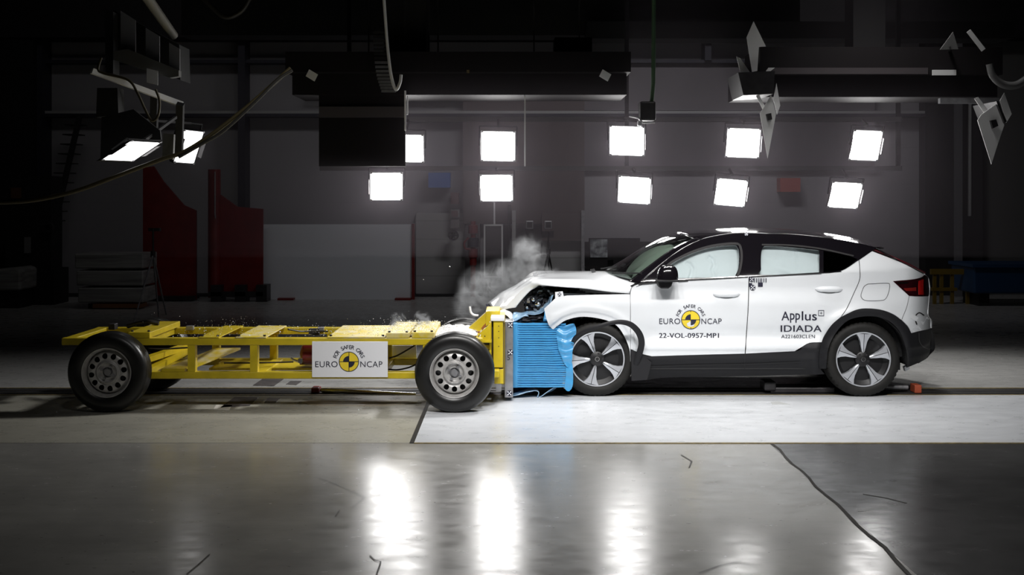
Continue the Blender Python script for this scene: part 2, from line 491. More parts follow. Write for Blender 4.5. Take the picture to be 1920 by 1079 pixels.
# worn patches where floor anchors were (dark plates on the beige floor)
def patch(n, quad, m): return flat('trim_%d' % n, [G(*p) for p in quad], 0.006, m, 0.004)
M_patch = mat('dark_floor_plate', (0.10, 0.09, 0.09), 0.5, var=0.3, vscale=9)
patch(16, [(474, 724), (492, 712), (532, 712), (514, 725)], M_patch)
patch(17, [(536, 722), (545, 716), (566, 716), (556, 723)], M_patch)
patch(18, [(413, 766), (440, 746), (485, 746), (468, 762)], M_patch)
patch(19, [(495, 757), (502, 748), (525, 748), (516, 757)], M_patch)
patch(20, [(1445, 755), (1460, 755), (1482, 760), (1448, 760)], mat('grey_floor_patch', (0.42, 0.43, 0.43), 0.5))
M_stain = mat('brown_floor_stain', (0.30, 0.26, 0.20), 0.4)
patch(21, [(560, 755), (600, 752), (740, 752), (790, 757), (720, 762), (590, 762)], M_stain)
patch(22, [(400, 769), (405, 761), (436, 761), (430, 770)], mat('pale_floor_patch', (0.62, 0.60, 0.54), 0.5))

# back wall: panelled steel sheet, its columns and rails
def wallmat(name, col, step, line=0.5):
    m = bpy.data.materials.new(name); m.use_nodes = True
    nt = m.node_tree; b = nt.nodes['Principled BSDF']; L = nt.links.new
    g = nt.nodes.new('ShaderNodeNewGeometry'); s = nt.nodes.new('ShaderNodeSeparateXYZ'); L(g.outputs['Position'], s.inputs[0])
    md = nt.nodes.new('ShaderNodeMath'); md.operation = 'MODULO'; md.inputs[1].default_value = step; L(s.outputs['Z'], md.inputs[0])
    lt = nt.nodes.new('ShaderNodeMath'); lt.operation = 'LESS_THAN'; lt.inputs[1].default_value = 0.018; L(md.outputs[0], lt.inputs[0])
    n = nt.nodes.new('ShaderNodeTexNoise'); n.inputs['Scale'].default_value = 0.7; n.inputs['Detail'].default_value = 5
    L(g.outputs['Position'], n.inputs['Vector'])
    mx = nt.nodes.new('ShaderNodeMix'); mx.data_type = 'RGBA'; mx.inputs['A'].default_value = (*[c * 0.8 for c in col], 1); mx.inputs['B'].default_value = (*col, 1)
    L(n.outputs['Fac'], mx.inputs['Factor'])
    m2 = nt.nodes.new('ShaderNodeMix'); m2.data_type = 'RGBA'; L(mx.outputs['Result'], m2.inputs['A']); m2.inputs['B'].default_value = (*[c * line for c in col], 1)
    L(lt.outputs[0], m2.inputs['Factor']); L(m2.outputs['Result'], b.inputs['Base Color'])
    b.inputs['Roughness'].default_value = 0.6
    return m
M_wall = wallmat('grey_sheet_wall', (0.36, 0.35, 0.37), 0.36, 0.88)
M_wallw = wallmat('pale_sheet_wall', (0.46, 0.46, 0.46), 0.36, 0.7)
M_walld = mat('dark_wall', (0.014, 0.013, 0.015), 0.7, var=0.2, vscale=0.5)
M_col = mat('dark_blue_column', (0.022, 0.022, 0.035), 0.6)
M_cab = mat('dark_wall_cabinet', (0.11, 0.085, 0.085), 0.5)
WD = 26.0
def wx(px, D=WD): return (px - 960) * D / F
def wz(py, D=WD): return H - (py - YH) * D / F
slab('wall_back', -16, 16, WD, WD + 0.2, 0, 9, M_wall)
slab('wall_left', -16.2, -16, -5, WD + 0.2, 0, 9, M_walld)
slab('wall_right', 16, 16.2, -5, WD + 0.2, 0, 9, M_walld)
slab('wall_front', -16.2, 16.2, -5.2, -5, 0, 9, M_walld)
slab('ceiling', -16.2, 16.2, -5.2, WD + 0.2, 9, 9.2, M_walld)
def relief(n, x0, y0, x1, y1, m, d0=25.9, d1=26.0): return slab('trim_%d' % n, wx(x0, d0), wx(x1, d0), d0, d1, max(wz(y1, d0), 0.0), wz(y0, d0), m)
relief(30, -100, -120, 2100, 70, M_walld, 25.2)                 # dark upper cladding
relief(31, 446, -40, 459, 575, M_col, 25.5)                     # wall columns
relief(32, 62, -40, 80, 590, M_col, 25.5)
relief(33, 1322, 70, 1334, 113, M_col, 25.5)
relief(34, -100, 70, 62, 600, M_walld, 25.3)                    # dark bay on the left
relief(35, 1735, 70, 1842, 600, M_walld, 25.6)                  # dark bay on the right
relief(36, 1842, 70, 2100, 600, mat('dim_wall', (0.13, 0.13, 0.125), 0.6), 25.8)
relief(37, 80, 112, 1735, 118, M_col, 25.6)                     # horizontal sheeting rails
relief(38, 80, 213, 1735, 219, M_col, 25.6)
relief(39, 80, 208, 1735, 213, M_wallw, 25.62)
relief(40, 780, 400, 872, 562, M_wallw, 25.85)                  # paler panels behind the smoke
relief(41, 868, 120, 1096, 420, M_cab, 25.7)
relief(42, 1016, 400, 1090, 452, M_cab, 25.5)                   # brown cabinet wall
relief(43, 1090, 395, 1096, 570, M_greysteel, 25.4)
relief(44, 1016, 452, 1090, 575, M_wallw, 25.7)
relief(45, 960, 395, 967, 540, M_wallw, 25.4)
relief(46, 952, 385, 958, 540, M_walld, 25.45)
relief(47, 872, 385, 900, 560, mat('dim_recess', (0.14, 0.12, 0.13), 0.6), 25.72)
relief(48, 1096, 455, 1300, 500, M_walld, 25.5)                 # dark low equipment shelf line
M_dimp = mat('wall_darkening_purple', (0.17, 0.155, 0.17), 0.6, var=0.2, vscale=0.8)  # plates added to darken the upper right wall
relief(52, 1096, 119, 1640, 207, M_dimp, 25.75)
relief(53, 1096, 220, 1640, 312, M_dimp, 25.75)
relief(49, 600, 118, 870, 175, M_walld, 25.55)
relief(50, 80, 555, 1735, 566, M_walld, 25.3)                   # base kerb

slab('trim_51', wx(1770), wx(1782), 25.3, 25.42, 0, 5, mat('dim_pipe', (0.16, 0.16, 0.17), 0.5))
pp = MB().tube([(wx(1805), 25.58, wz(180)), (wx(1804), 25.58, wz(405))], 0.035, 10)
tag(pp.build('pipe', M_wlbl, smooth=40), 'thin pale vertical pipe high in the dark right wall bay', 'pipe')
# ------------------------------------------------------------------ the trolley: yellow frame on four steel wheels
TN, TF = 11.75, 12.80        # near and far rails
def tx(px, D=TN): return (px - 960) * D / F
def tz(py, D=TN): return H - (py - YH) * D / F
trolley = thing('crash_trolley', (tx(515), 12.28, 0), 'long yellow steel crash trolley with plank deck and four black tyred wheels', 'trolley')
zt0, zt1 = tz(648), tz(634.5)
zb0, zb1 = tz(711), tz(698)
for ya in (TN, TF - 0.09):
    x0 = tx(115)
    MB().box(x0, tx(905 if ya == TN else 935), ya, ya + 0.09, zt0, zt1).build('side_rail', M_yellow, trolley, bevel=0.008)
    MB().box(tx(215), tx(890 if ya == TN else 935), ya, ya + 0.09, zb0, zb1).build('side_rail', M_yellow, trolley, bevel=0.008)
    for p in (358.5, 475.5, 592, 709, 800):
        MB().box(tx(p - 7), tx(p + 7), ya + 0.005, ya + 0.085, zb1, zt0).build('upright', M_yellow, trolley)
for p, z0, z1 in ((117, zt0, zt1), (255, zt0, zt1), (255, zb0, zb1), (475, zb0, zb1), (700, zb0, zb1), (760, zt0, zt1 - 0.02), (915, zb0, zb1)):
    MB().box(tx(p), tx(p) + 0.10, TN + 0.09, TF - 0.09, z0, z1).build('cross_member', M_yellow, trolley, bevel=0.006)
# deck planks laid across the rails
def plank(a, b, th, m, inset=0.0, bolts=True):
    o = MB().box(tx(a), tx(b), TN - 0.004 + inset, TF + 0.02, zt1, zt1 + th).build('deck_plank', m, trolley, bevel=0.004)
    if bolts:
        for p in (a + 5, b - 5):
            MB().cyl((tx(p), TN + 0.05, zt1 + th), (tx(p), TN + 0.05, zt1 + th + 0.014), 0.012, 8).build('bolt', M_darkmet, o)
    return o
plank(240, 281, 0.052, M_yellow)
plank(372, 411, 0.010, M_yellow)
plank(441, 499, 0.010, M_yelldust)
plank(614, 722, 0.012, M_yelldust)
plank(724, 767, 0.046, M_yelldust)
plank(772, 814, 0.050, M_yelldust)
# plate lying across the lower rails
MB().box(tx(302), tx(346), TN + 0.0, TF - 0.02, zb1, zb1 + 0.03).build('lower_plate', M_yellow, trolley, bevel=0.003)
MB().box(tx(375), tx(600), TN + 0.35, TF - 0.12, zb1 - 0.03, zb1 - 0.01).build('lower_plate', M_yellow, trolley)
MB().add([(tx(300), TN + 0.02, zb1 + 0.005), (tx(345), TN + 0.02, zb1 + 0.005), (tx(410), TF - 0.1, zb1 + 0.10), (tx(360), TF - 0.1, zb1 + 0.10)], [(0, 1, 2, 3)]).build('lower_plate', M_yelldust, trolley, solid=0.02)
# rear corner gussets
MB().bar((tx(260), TN + 0.1, tz(680)), (tx(310), TF - 0.2, tz(668)), 0.07, 0.05).build('brace', M_yellow, trolley)
MB().bar((tx(265), TN + 0.1, tz(702)), (tx(320), TF - 0.2, tz(672)), 0.07, 0.05).build('brace', M_yellow, trolley)

def steel_wheel(cx, y0, cz, r, m_tyre, sgn=-1, n_holes=12, rot=0.0, name='wheel'):
    """sgn -1: outer face looks to the camera (y0 = outer face)"""
    w = 0.235; rim = r * 0.60
    c = Vector((cx, y0, cz)); ax = Vector((0, -sgn, 0))        # offsets go inwards, away from the outer face
    outer = [(rim * 0.93 * math.cos(2 * PI * k / 64), rim * 0.93 * math.sin(2 * PI * k / 64)) for k in range(64)]
    hub = [(rim * 0.22 * math.cos(2 * PI * k / 24), rim * 0.22 * math.sin(2 * PI * k / 24)) for k in range(24)]
    holes = []
    for k in range(n_holes):
        a = 2 * PI * (k + rot) / n_holes; rc = rim * 0.685
        h = []
        for j in range(14):
            t = 2 * PI * j / 14
            u, v = rim * 0.135 * math.cos(t), rim * 0.115 * math.sin(t)
            h.append(((rc + u) * math.cos(a) - v * math.sin(a), (rc + u) * math.sin(a) + v * math.cos(a)))
        holes.append(h)
    vs, fs = fill2d(outer, holes + [hub], grid=0.007)
    def dep(q):
        q /= rim
        if q > 0.82: return 0.055 + 0.05 * (q - 0.82) / 0.11
        if q > 0.50: return 0.055 - 0.012 * math.sin((q - 0.5) / 0.32 * PI)
        if q > 0.42: return 0.055 - 0.03 * (0.5 - q) / 0.08
        if q > 0.34: return 0.025 + 0.035 * (0.42 - q) / 0.08
        return 0.060
    def pos(a, b): return (cx + a, y0 - sgn * dep(math.hypot(a, b)), cz + b)
    def nrm(a, b):
        q = math.hypot(a, b) + 1e-6; e = 0.003; d = (dep(q + e) - dep(q - e)) / (2 * e)
        return (d * a / q, sgn, d * b / q) if sgn < 0 else (d * a / q, sgn, d * b / q)
    root = shell(name, vs, [tuple(reversed(f)) for f in fs] if sgn > 0 else fs, pos, nrm, 0.006, M_steel, trolley)
    R = rim
    MB().lathe(c, ax, [(R * 0.90, 0.10), (R * 0.93, 0.045), (R * 0.97, 0.03), (R * 1.0, 0.012), (R * 1.03, 0.010), (R * 1.035, 0.03), (R * 1.0, 0.06), (R * 0.95, 0.2)], 64).build('rim', M_steel, root, smooth=40)
    prof = [(R * 1.01, 0.022), (R * 1.06, 0.010), (R * 1.2, 0.002), (R * 1.36, 0.0), (r * 0.90, 0.006), (r * 0.955, 0.02), (r * 0.985, 0.04), (r, 0.06)]
    for k in range(4):
        o = 0.06 + 0.03 * k
        prof += [(r, o + 0.012), (r - 0.007, o + 0.014), (r - 0.007, o + 0.020), (r, o + 0.022)]
    prof += [(r, w - 0.05), (r * 0.985, w - 0.03), (r * 0.92, w - 0.008), (R * 1.2, w), (R * 1.0, w - 0.02), (R * 0.98, w - 0.05), (R * 0.95, 0.15), (R * 0.95, 0.05)]
    MB().lathe(c, ax, prof, 72, closed=True).build('tyre', m_tyre, root, smooth=50)
    MB().lathe(c, ax, [(0.0, 0.045), (0.028, 0.045), (0.032, 0.05), (0.034, 0.075), (R * 0.30, 0.078), (R * 0.30, 0.09)], 24).build('hub', M_greysteel, root, smooth=40)
    for k in range(4):
        a = PI / 4 + k * PI / 2 + 0.3
        q = c + Vector((R * 0.27 * math.cos(a), 0, R * 0.27 * math.sin(a)))
        MB().cyl(q + ax * 0.03, q + ax * 0.07, 0.013, 6).build('wheel_nut', M_greysteel, root, smooth=40)
    MB().lathe(c, ax, [(0.0, 0.12), (R * 0.5, 0.12), (R * 0.88, 0.11)], 32).build('brake_drum', M_black, root)
    return root
RW = 0.352
steel_wheel(-3.545, 11.52, 0.352, RW, M_rubberw, rot=0.3)
steel_wheel(-0.503, 11.50, 0.350, 0.350, M_rubberw)
steel_wheel(-3.50, 13.05, RW, RW, M_rubberw, sgn=1)
steel_wheel(-0.47, 13.05, RW, RW, M_rubberw, sgn=1)
for x in (-3.52, -0.49):
    MB().cyl((x, 11.7, 0.35), (x, 12.85, 0.35), 0.04, 14).build('axle', M_darkmet, trolley, smooth=40)
# front tower that carries the barrier
ND = 11.98
tw = trolley
def fx(px): return (px - 960) * ND / F
def fz(py): return H - (py - YH) * ND / F
MB().box(fx(925), fx(943), ND, ND + 0.14, fz(690), fz(602)).build('tower_column', M_yellow, tw, bevel=0.006)
MB().box(fx(927), fx(944), ND + 0.02, ND + 0.14, fz(721), fz(693)).build('tower_column', M_yellow, tw, bevel=0.005)
MB().box(fx(920), fx(946), ND - 0.02, ND + 0.3, fz(602), fz(596)).build('tower_cap', M_board, tw, bevel=0.004)
MB().prism([(fx(886), ND - 0.05, fz(637)), (fx(920), ND - 0.05, fz(606)), (fx(920), ND - 0.05, fz(640)), (fx(890), ND - 0.05, fz(640))], (0, 0.04, 0)).build('gusset', M_yellow, tw, bevel=0.003)
MB().box(fx(888), fx(922), ND - 0.09, ND + 0.08, fz(641), fz(637)).build('gusset_flange', M_yellow, tw)
MB().box(fx(917.5), fx(921.5), ND - 0.01, ND + 0.12, fz(720), fz(605)).build('tower_web', M_yellow, tw)
M_gapshade = mat('gap_shade_olive', (0.05, 0.04, 0.015), 0.6)  # shade in the tower gaps put into a dark colour
MB().box(fx(921.5), fx(925), ND + 0.05, ND + 0.13, fz(720), fz(603)).build('tower_gap_shade', M_gapshade, tw)
MB().box(fx(926), fx(943), ND + 0.03, ND + 0.13, fz(693), fz(690)).build('tower_gap_shade', M_gapshade, tw)
MB().box(fx(943), fx(947), ND + 0.05, ND + 0.17, fz(722), fz(606)).build('tower_gap_shade', mat('gap_dark_olive', (0.16, 0.12, 0.012), 0.5), tw)  # darkened frame yellow for the gap beside the column
MB().box(fx(890), fx(917), ND + 0.005, ND + 0.02, fz(648), fz(641.5)).build('tower_gap_shade', M_gapshade, tw)  # shadow line under the gusset flange as a dark box
MB().box(fx(898), fx(921), ND + 0.0, ND + 0.06, fz(655), fz(648)).build('gusset_flange', M_yellow, tw)
MB().box(fx(880), fx(945), 12.1, 12.6, zb0, zb1).build('tower_foot', M_yellow, tw)
MB().box(fx(880), fx(940), 12.1, 12.6, zt0, zt1).build('tower_foot', M_yellow, tw)
MB().box(fx(930), fx(940), ND + 0.03, ND + 0.10, fz(735), fz(721)).build('tower_foot', M_greysteel, tw)
# rear sloping brace and head of the tower (further across)
BD = 12.30
def bx(px): return (px - 960) * BD / F
def bz(py): return H - (py - YH) * BD / F
MB().prism([(bx(868), BD, bz(640)), (bx(872), BD, bz(622)), (bx(912), BD, bz(586)), (bx(912), BD, bz(612)), (bx(886), BD, bz(640))], (0, 0.16, 0)).build('tower_brace', M_yellow, tw, bevel=0.004)
MB().prism([(bx(911), BD - 0.02, bz(583)), (bx(937), BD - 0.02, bz(583)), (bx(938), BD - 0.02, bz(600)), (bx(911), BD - 0.02, bz(612))], (0, 0.5, 0)).build('tower_head', M_yellow, tw, bevel=0.004)
MB().box(bx(937), bx(947), 12.25, 13.2, bz(720), bz(590)).build('tower_plate', M_yellow, tw)
MB().bar((bx(870), 12.25, bz(623)), (bx(905), 12.2, bz(623)), 0.03, 0.03).build('tie_bar', mat('rusty_steel', (0.22, 0.07, 0.02), 0.6), tw)
for p, q in ((884, 621), (893, 623)):
    MB().cyl((bx(p), 12.18, bz(q)), (bx(p), 12.24, bz(q)), 0.016, 8).build('bolt', M_darkmet, tw)
for p, q in ((898, 631), (909, 631)):
    c = W(p, q, ND - 0.052); MB().cyl(c, c + Vector((0, 0.01, 0)), 0.006, 10).build('gusset_hole', M_gapshade, tw)
for q in (612, 622, 634, 650):
    c = W(935, q, ND - 0.001); MB().cyl(c, c + Vector((0, 0.01, 0)), 0.005, 8).build('column_hole', M_gapshade, tw)
d = Decal(); d.poly([(902, 616), (906, 611), (911, 606), (911, 612), (905, 619)]); d.build('rust_patch', mat('orange_rust', (0.30, 0.10, 0.02), 0.7), tw, lambda x, y: W(x, y, BD - 0.004))
# load cell wall, grey, with round targets
LC = 12.18
def lx(px): return (px - 960) * LC / F
def lz(py): return H - (py - YH) * LC / F
lcw = MB().box(lx(946), lx(962), LC, LC + 1.05, lz(746), lz(603)).build('load_cell_wall', M_greysteel, tw, bevel=0.004)
for p, q in ((957, 610), (957, 661), (955, 738)):
    c = W(p, q, LC - 0.004)
    t_ = MB().cyl(c, c + Vector((0, 0.004, 0)), 0.027, 24).build('target_marker', M_ink, lcw)
    t_['label'] = 'black round target with white dots'
    b = MB()
    for a, bb in ((-0.45, 0.45), (0.45, 0.45), (0, 0), (-0.45, -0.45), (0.45, -0.45)):
        b.cyl(c + Vector((a * 0.027, -0.002, bb * 0.027)), c + Vector((a * 0.027, 0.002, bb * 0.027)), 0.0066, 10)
    b.build('target_dots', M_board, lcw)
d = Decal(); d.text('5', 951, 956, 666, 676); d.build('digit', M_ink, lcw, lambda x, y: W(x, y, LC - 0.003))
# red brake reservoir with gauge and hoses inside the frame
rv = MB().lathe((tx(566, 11.95), 11.95, tz(664, 11.95)), (1, 0, 0), [(0.0, -0.02), (0.07, 0.0), (0.095, 0.03), (0.095, 0.42), (0.07, 0.45), (0, 0.47)], 28).build('air_reservoir', mat('red_tank_paint', (0.18, 0.02, 0.02), 0.3, coat=0.4), trolley, smooth=60)
g0 = W(563, 677, 11.84)
MB().lathe(g0, (0, 1, 0), [(0.0, 0.0), (0.022, 0.0), (0.026, 0.004), (0.026, 0.03), (0, 0.03)], 20).build('pressure_gauge', M_chrome, rv, smooth=40)
MB().tube(curve3([W(545, 672, 12), W(552, 676, 12), W(562, 679, 12)]), 0.010, 8).build('valve', M_chrome, rv, smooth=40)
MB().box(tx(555), tx(600), 11.95, 12.3, tz(690), tz(684)).build('reservoir_tray', M_wood, rv)
for pts in ([(420, 681), (470, 681), (520, 680), (550, 679)], [(730, 672), (745, 667), (768, 654), (790, 640)], [(728, 693), (745, 694), (765, 690), (780, 684)], [(255, 653), (300, 655), (340, 653), (375, 651)]):
    MB().tube(curve3([W(a, b_, 12.15) for a, b_ in pts], 6), 0.008, 6).build('hose', M_cable, trolley, smooth=60)
MB().tube(curve3([W(540, 618, 12.4), W(565, 622, 12.5), W(590, 621, 12.6), W(615, 622, 12.6)], 6), 0.009, 6).build('hose', M_cable, trolley, smooth=60)
for p, q, s in ((602, 617, 0.03), (357, 615, 0.035), (590, 622, 0.05)):
    c = W(p, q, 12.70); MB().box(c.x - s, c.x + s, c.y - s, c.y + s * .5, c.z - s * .6, c.z + s * .6).build('junction_box', M_greysteel if p != 590 else M_black, trolley, bevel=0.004)
# things bolted on the deck at the back
hb = curve3([W(240, 612, 12.6), W(262, 606, 12.5), W(278, 604, 12.4), W(298, 607, 12.4)], 6)
MB().tube(hb, 0.022, 8).build('hose', M_cable, trolley, smooth=60)
c = W(212, 612, 12.3); MB().box(c.x - .03, c.x + .03, c.y - .05, c.y + .05, c.z - .03, c.z + .025).build('clamp', M_darkmet, trolley, bevel=0.005)
c = W(275, 606, 12.5); MB().box(c.x - .03, c.x + .03, c.y - .05, c.y + .05, c.z - .01, c.z + .02).build('clamp', M_greysteel, trolley, bevel=0.005)

# ------------------------------------------------------------------ plaque on the trolley: a board of its own
PD = 11.715
pl_c = W(656, 675, PD)
plaque = thing('sign_board', (pl_c.x, PD, pl_c.z - 0.16), 'white rectangular plaque with yellow and black emblem fixed to the yellow trolley side', 'sign')
p0, p1 = W(585, 708, PD), W(727, 641, PD)
MB().box(p0.x, p1.x, PD, PD + 0.012, p0.z, p1.z).build('board', M_board, plaque, bevel=0.002)
def logo(parent, cx, cy, r, ex0, ex1, ny0, ny1, ya, yb, arc_r, arc_s, pt, a0=162, a1=18):
    d = Decal(); d.ring(cx, cy, 0, r); e = d.build('emblem_disc', M_emb, parent, lambda x, y: pt(x, y, 1)); e['label'] = 'yellow emblem disc'
    d = Decal()
    d.ring(cx, cy, r * 0.965, r * 1.04); t = r * 0.035
    d.rect(cx - r, cx + r, cy - t, cy + t); d.rect(cx - t, cx + t, cy - r, cy + r)
    d.ring(cx, cy, 0, r * 0.6, 90, 180, 12); d.ring(cx, cy, 0, r * 0.6, 270, 360, 12)
    d.build('emblem_mark', M_ink, parent, lambda x, y: pt(x, y, 2))
    d = Decal(); d.text('EURO', ex0, ex1, ya, yb, spacing=1.05); d.build('lettering', M_ink, parent, lambda x, y: pt(x, y, 2))
    d = Decal(); d.text('NCAP', ny0, ny1, ya, yb, spacing=1.05); d.build('lettering', M_ink, parent, lambda x, y: pt(x, y, 2))
    d = Decal(); d.arc('FOR SAFER CARS', cx, cy, arc_r, a0, a1, arc_s, 0.01); d.build('lettering', M_ink, parent, lambda x, y: pt(x, y, 2))
logo(plaque, 654.2, 678.8, 18.2, 591, 633, 675.5, 717, 678, 689, 24, 10.5, lambda x, y, k: W(x, y, PD - 0.001 * k), 160, 20)

fp_ = thing('sign_board', (W(735, 675, 12.83).x, 12.83, W(735, 677, 12.83).z), 'back of a white plaque on the far side seen between the yellow rails', 'sign')
a_, b_ = W(690, 676, 12.83), W(781, 648, 12.83)
MB().box(a_.x, b_.x, 12.81, 12.822, a_.z, b_.z).build('board', M_board, fp_)
# ------------------------------------------------------------------ the car
Y0, YC = 12.42, 13.345           # nearest plane of the body side, centre plane
def sm(a, b, x):
    t = min(1, max(0, (x - a) / (b - a))); return t * t * (3 - 2 * t)
ARCH = [((p - 960) * Y0 / F, H - (q - YH) * Y0 / F) for p, q in spline([(1182, 690), (1180, 655), (1166, 623), (1149, 606), (1120, 597), (1088, 594.5), (1061, 601), (1046, 611), (1037, 618.5)], 5, False)]
def segd(x, z, ax, az, bx_, bz_):
    dx, dz = bx_ - ax, bz_ - az; t = max(0, min(1, ((x - ax) * dx + (z - az) * dz) / (dx * dx + dz * dz + 1e-9)))
    return math.hypot(x - ax - dx * t, z - az - dz * t)
def belt(x): return 1.078 + 0.050 * (x - 1.2)
def inset(x, z):
    i = 0.0
    if x > 3.0: i += 0.13 * ((x - 3.0) / 0.95) ** 2
    if x > 3.72: i += 0.14 * ((x - 3.72) / 0.23) ** 2
    if x < 0.9: i += 0.05 * (0.9 - x)
    zb = belt(x)
    i += 0.042 * math.exp(-((z - 0.60) / 0.085) ** 2) * sm(1.1, 1.35, x) * (1 - sm(3.0, 3.2, x))
    i += 0.022 * (1 - sm(0.42, 0.47, z)) + 0.10 * max(0, 0.36 - z) / 0.16
    i += 0.03 * sm(0.86, 1.05, z)
    h = 0.5 * ((z - zb) + math.sqrt((z - zb) ** 2 + 0.0008)) - 0.5 * math.sqrt(0.0008) * math.exp(-((z - zb) / 0.1) ** 2)
    if h > 0: i += 0.46 * h + 0.22 * h * h
    # flare of the rear arch
    r = math.hypot(x - 3.31, z - 0.357)
    i -= 0.030 * math.exp(-((r - 0.46) / 0.06) ** 2)
    # rolled flange along the front arch
    if x < 1.15 and z < 1.0:
        d = min(segd(x, z, *a, *b) for a, b in zip(ARCH, ARCH[1:]))
        i += 0.014 * (1 - sm(0.030, 0.060, d)) - 0.008 * math.exp(-((d - 0.085) / 0.03) ** 2)
    # front wing bent outwards at its torn tip
    i -= 0.13 * (1 - sm(0.32, 0.85, x)) * sm(0.5, 0.8, z)
    return i
def unproj(px, py, fi=inset, extra=0.0):
    x = (px - 960) * Y0 / F; z = H - (py - YH) * Y0 / F
    for _ in range(5):
        D = Y0 + fi(x, z) + extra
        x = (px - 960) * D / F; z = H - (py - YH) * D / F
    return x, z
def spos(off=0.0, fi=inset): return lambda x, z: (x, Y0 + fi(x, z) - off, z)
def snrm(fi=inset):
    def f(x, z):
        e = 0.004
        return ((fi(x + e, z) - fi(x - e, z)) / (2 * e), -1.0, (fi(x, z + e) - fi(x, z - e)) / (2 * e))
    return f
def cpt(px, py, k=1, off=0.0):      # a point on the body side, k layers proud
    x, z = unproj(px, py)
    return Vector((x, Y0 + inset(x, z) - 0.0022 * k - off, z))
car = thing('car', ((1370 - 960) * YC / F, YC, 0), 'white five door coupe car with black roof and crumpled front, deployed curtain airbags', 'car')
def panel(name, pts, m, parent=None, holes=(), t=0.012, grid=0.025, off=0.0, mirror=True, n=5, fi=inset):
    parent = parent or car
    out = [unproj(px, py, fi, -off) for px, py in spline(pts, n)]
    hl = [[unproj(px, py, fi, -off) for px, py in spline(h, n)] for h in holes]
    vs, fs = fill2d(out, hl, grid)
    o = shell(name, vs, fs, spos(off, fi), snrm(fi), t, m, parent)
    if mirror: shell(name, vs, fs, spos(off, fi), snrm(fi), t, m, parent, mirror_y=YC)
    return o
C = 1   # marks a sharp corner
door_l = [(1182, 551, C), (1185, 538, C), (1197, 533.5, C), (1265, 528), (1403.5, 519.5, C), (1402, 580), (1396.5, 663.5, C), (1300, 666), (1222, 668.5, C), (1204, 664), (1182.5, 655, C)]
front_door = panel('front_door', door_l, M_white)
rear_door = panel('rear_door', [(1405, 519.5, C), (1480, 516), (1540, 513.5), (1562, 512), (1577, 508.5), (1590, 502), (1610, 488, C), (1612, 505), (1611.5, 525), (1600, 551), (1588, 578), (1577, 594, C), (1560, 609), (1548, 626), (1541, 642, C), (1518, 643), (1505, 650), (1490, 659, C), (1398, 663.5, C), (1403, 580)], M_white)
quarter = panel('quarter_panel', [(1611, 488, C), (1635, 471.5, C), (1690, 493), (1733, 515.5, C), (1728, 520), (1712, 524), (1675, 527.5, C), (1704.5, 555, C), (1700, 575), (1690, 600, C), (1672, 588), (1645, 580), (1610, 580), (1578, 594, C), (1589, 578), (1601, 551), (1612, 525), (1612.5, 505)], M_white)
bumper = panel('rear_bumper', [(1705, 555.5, C), (1743.5, 555.5, C), (1741, 575), (1741, 592), (1748, 602), (1748.5, 617, C), (1725, 621), (1709, 625, C), (1703, 613), (1690.5, 600, C), (1700, 576)], M_white)
wing = panel('front_wing', grid=0.011, pts=[(1020.5, 579, C), (1041, 560, C), (1041, 548, C), (1055, 546.5, C), (1057, 556, C), (1063, 554.5, C), (1120, 553), (1181, 552, C), (1182, 600), (1182, 690, C), (1180, 655), (1166, 623), (1149, 606), (1120, 597), (1088, 594.5), (1061, 601), (1046, 611), (1037, 618.5, C), (1029, 610), (1023, 592)], m=M_white, fi=inset)
sill = panel('side_sill', [(1186, 664, C), (1204, 664.5), (1222, 669), (1300, 666.5), (1397, 664), (1490, 659.5), (1505, 650.5), (1518, 643.5), (1541, 642.5, C), (1537, 665), (1538, 690), (1546, 702, C), (1395, 706), (1250, 708.5), (1215, 713), (1188, 715, C)], M_trimblk, off=-0.002)
arch = panel('wheel_arch_trim', [(1536, 692, C), (1536, 668), (1541, 642), (1550, 624), (1572, 599), (1600, 584), (1628, 579.5), (1657, 583), (1684, 596), (1702, 613), (1709, 626, C), (1725, 622), (1749, 617.5, C), (1751, 640), (1749, 660), (1741, 671), (1722, 681), (1700, 690, C), (1701, 672), (1696, 645), (1686, 621), (1666, 602), (1640, 594), (1611, 595), (1586, 604), (1565, 628), (1553, 655), (1549, 692, C)], M_trimblk, off=0.006)
# glasshouse: black frame with three openings
gh_out = [(1199, 533, C), (1231, 505), (1263, 480), (1291, 462), (1321, 449), (1360, 440.5), (1400, 437.5), (1480, 440.5), (1540, 446.5), (1600, 456.5), (1643, 465.5, C), (1634, 471.5, C), (1610, 488), (1590, 501.5), (1577, 508), (1562, 511.5), (1404, 519, C), (1265, 527.5)]
op_f = [(1229, 523, C), (1254, 499), (1280, 483), (1310, 470.5), (1340, 463), (1374, 460), (1383, 464), (1386, 481), (1384, 505), (1378, 518, C), (1330, 520.5)]
op_r = [(1427, 480), (1430, 465), (1440, 461.5), (1480, 463.5), (1536, 469.5, C), (1536, 511, C), (1431, 516), (1427, 505)]
op_q = [(1544, 471, C), (1580, 477), (1608, 486, C), (1590, 500), (1575, 507.5), (1560, 510), (1544, 511, C)]
frame = panel('window_frame', gh_out, M_gloss, holes=[op_f, op_r, op_q], t=0.02, off=0.004)
grow = lambda pts, k: [(sum(p[0] for p in pts) / len(pts) + (p[0] - sum(q[0] for q in pts) / len(pts)) * k, sum(p[1] for p in pts) / len(pts) + (p[1] - sum(q[1] for q in pts) / len(pts)) * k) + tuple(p[2:]) for p in pts]
panel('door_glass', grow(op_f, 1.02), M_win, off=-0.010, t=0.004)
panel('door_glass', grow(op_r, 1.02), M_win, off=-0.010, t=0.004)
panel('quarter_glass', grow(op_q, 1.02), M_dark_win, off=-0.008, t=0.004)
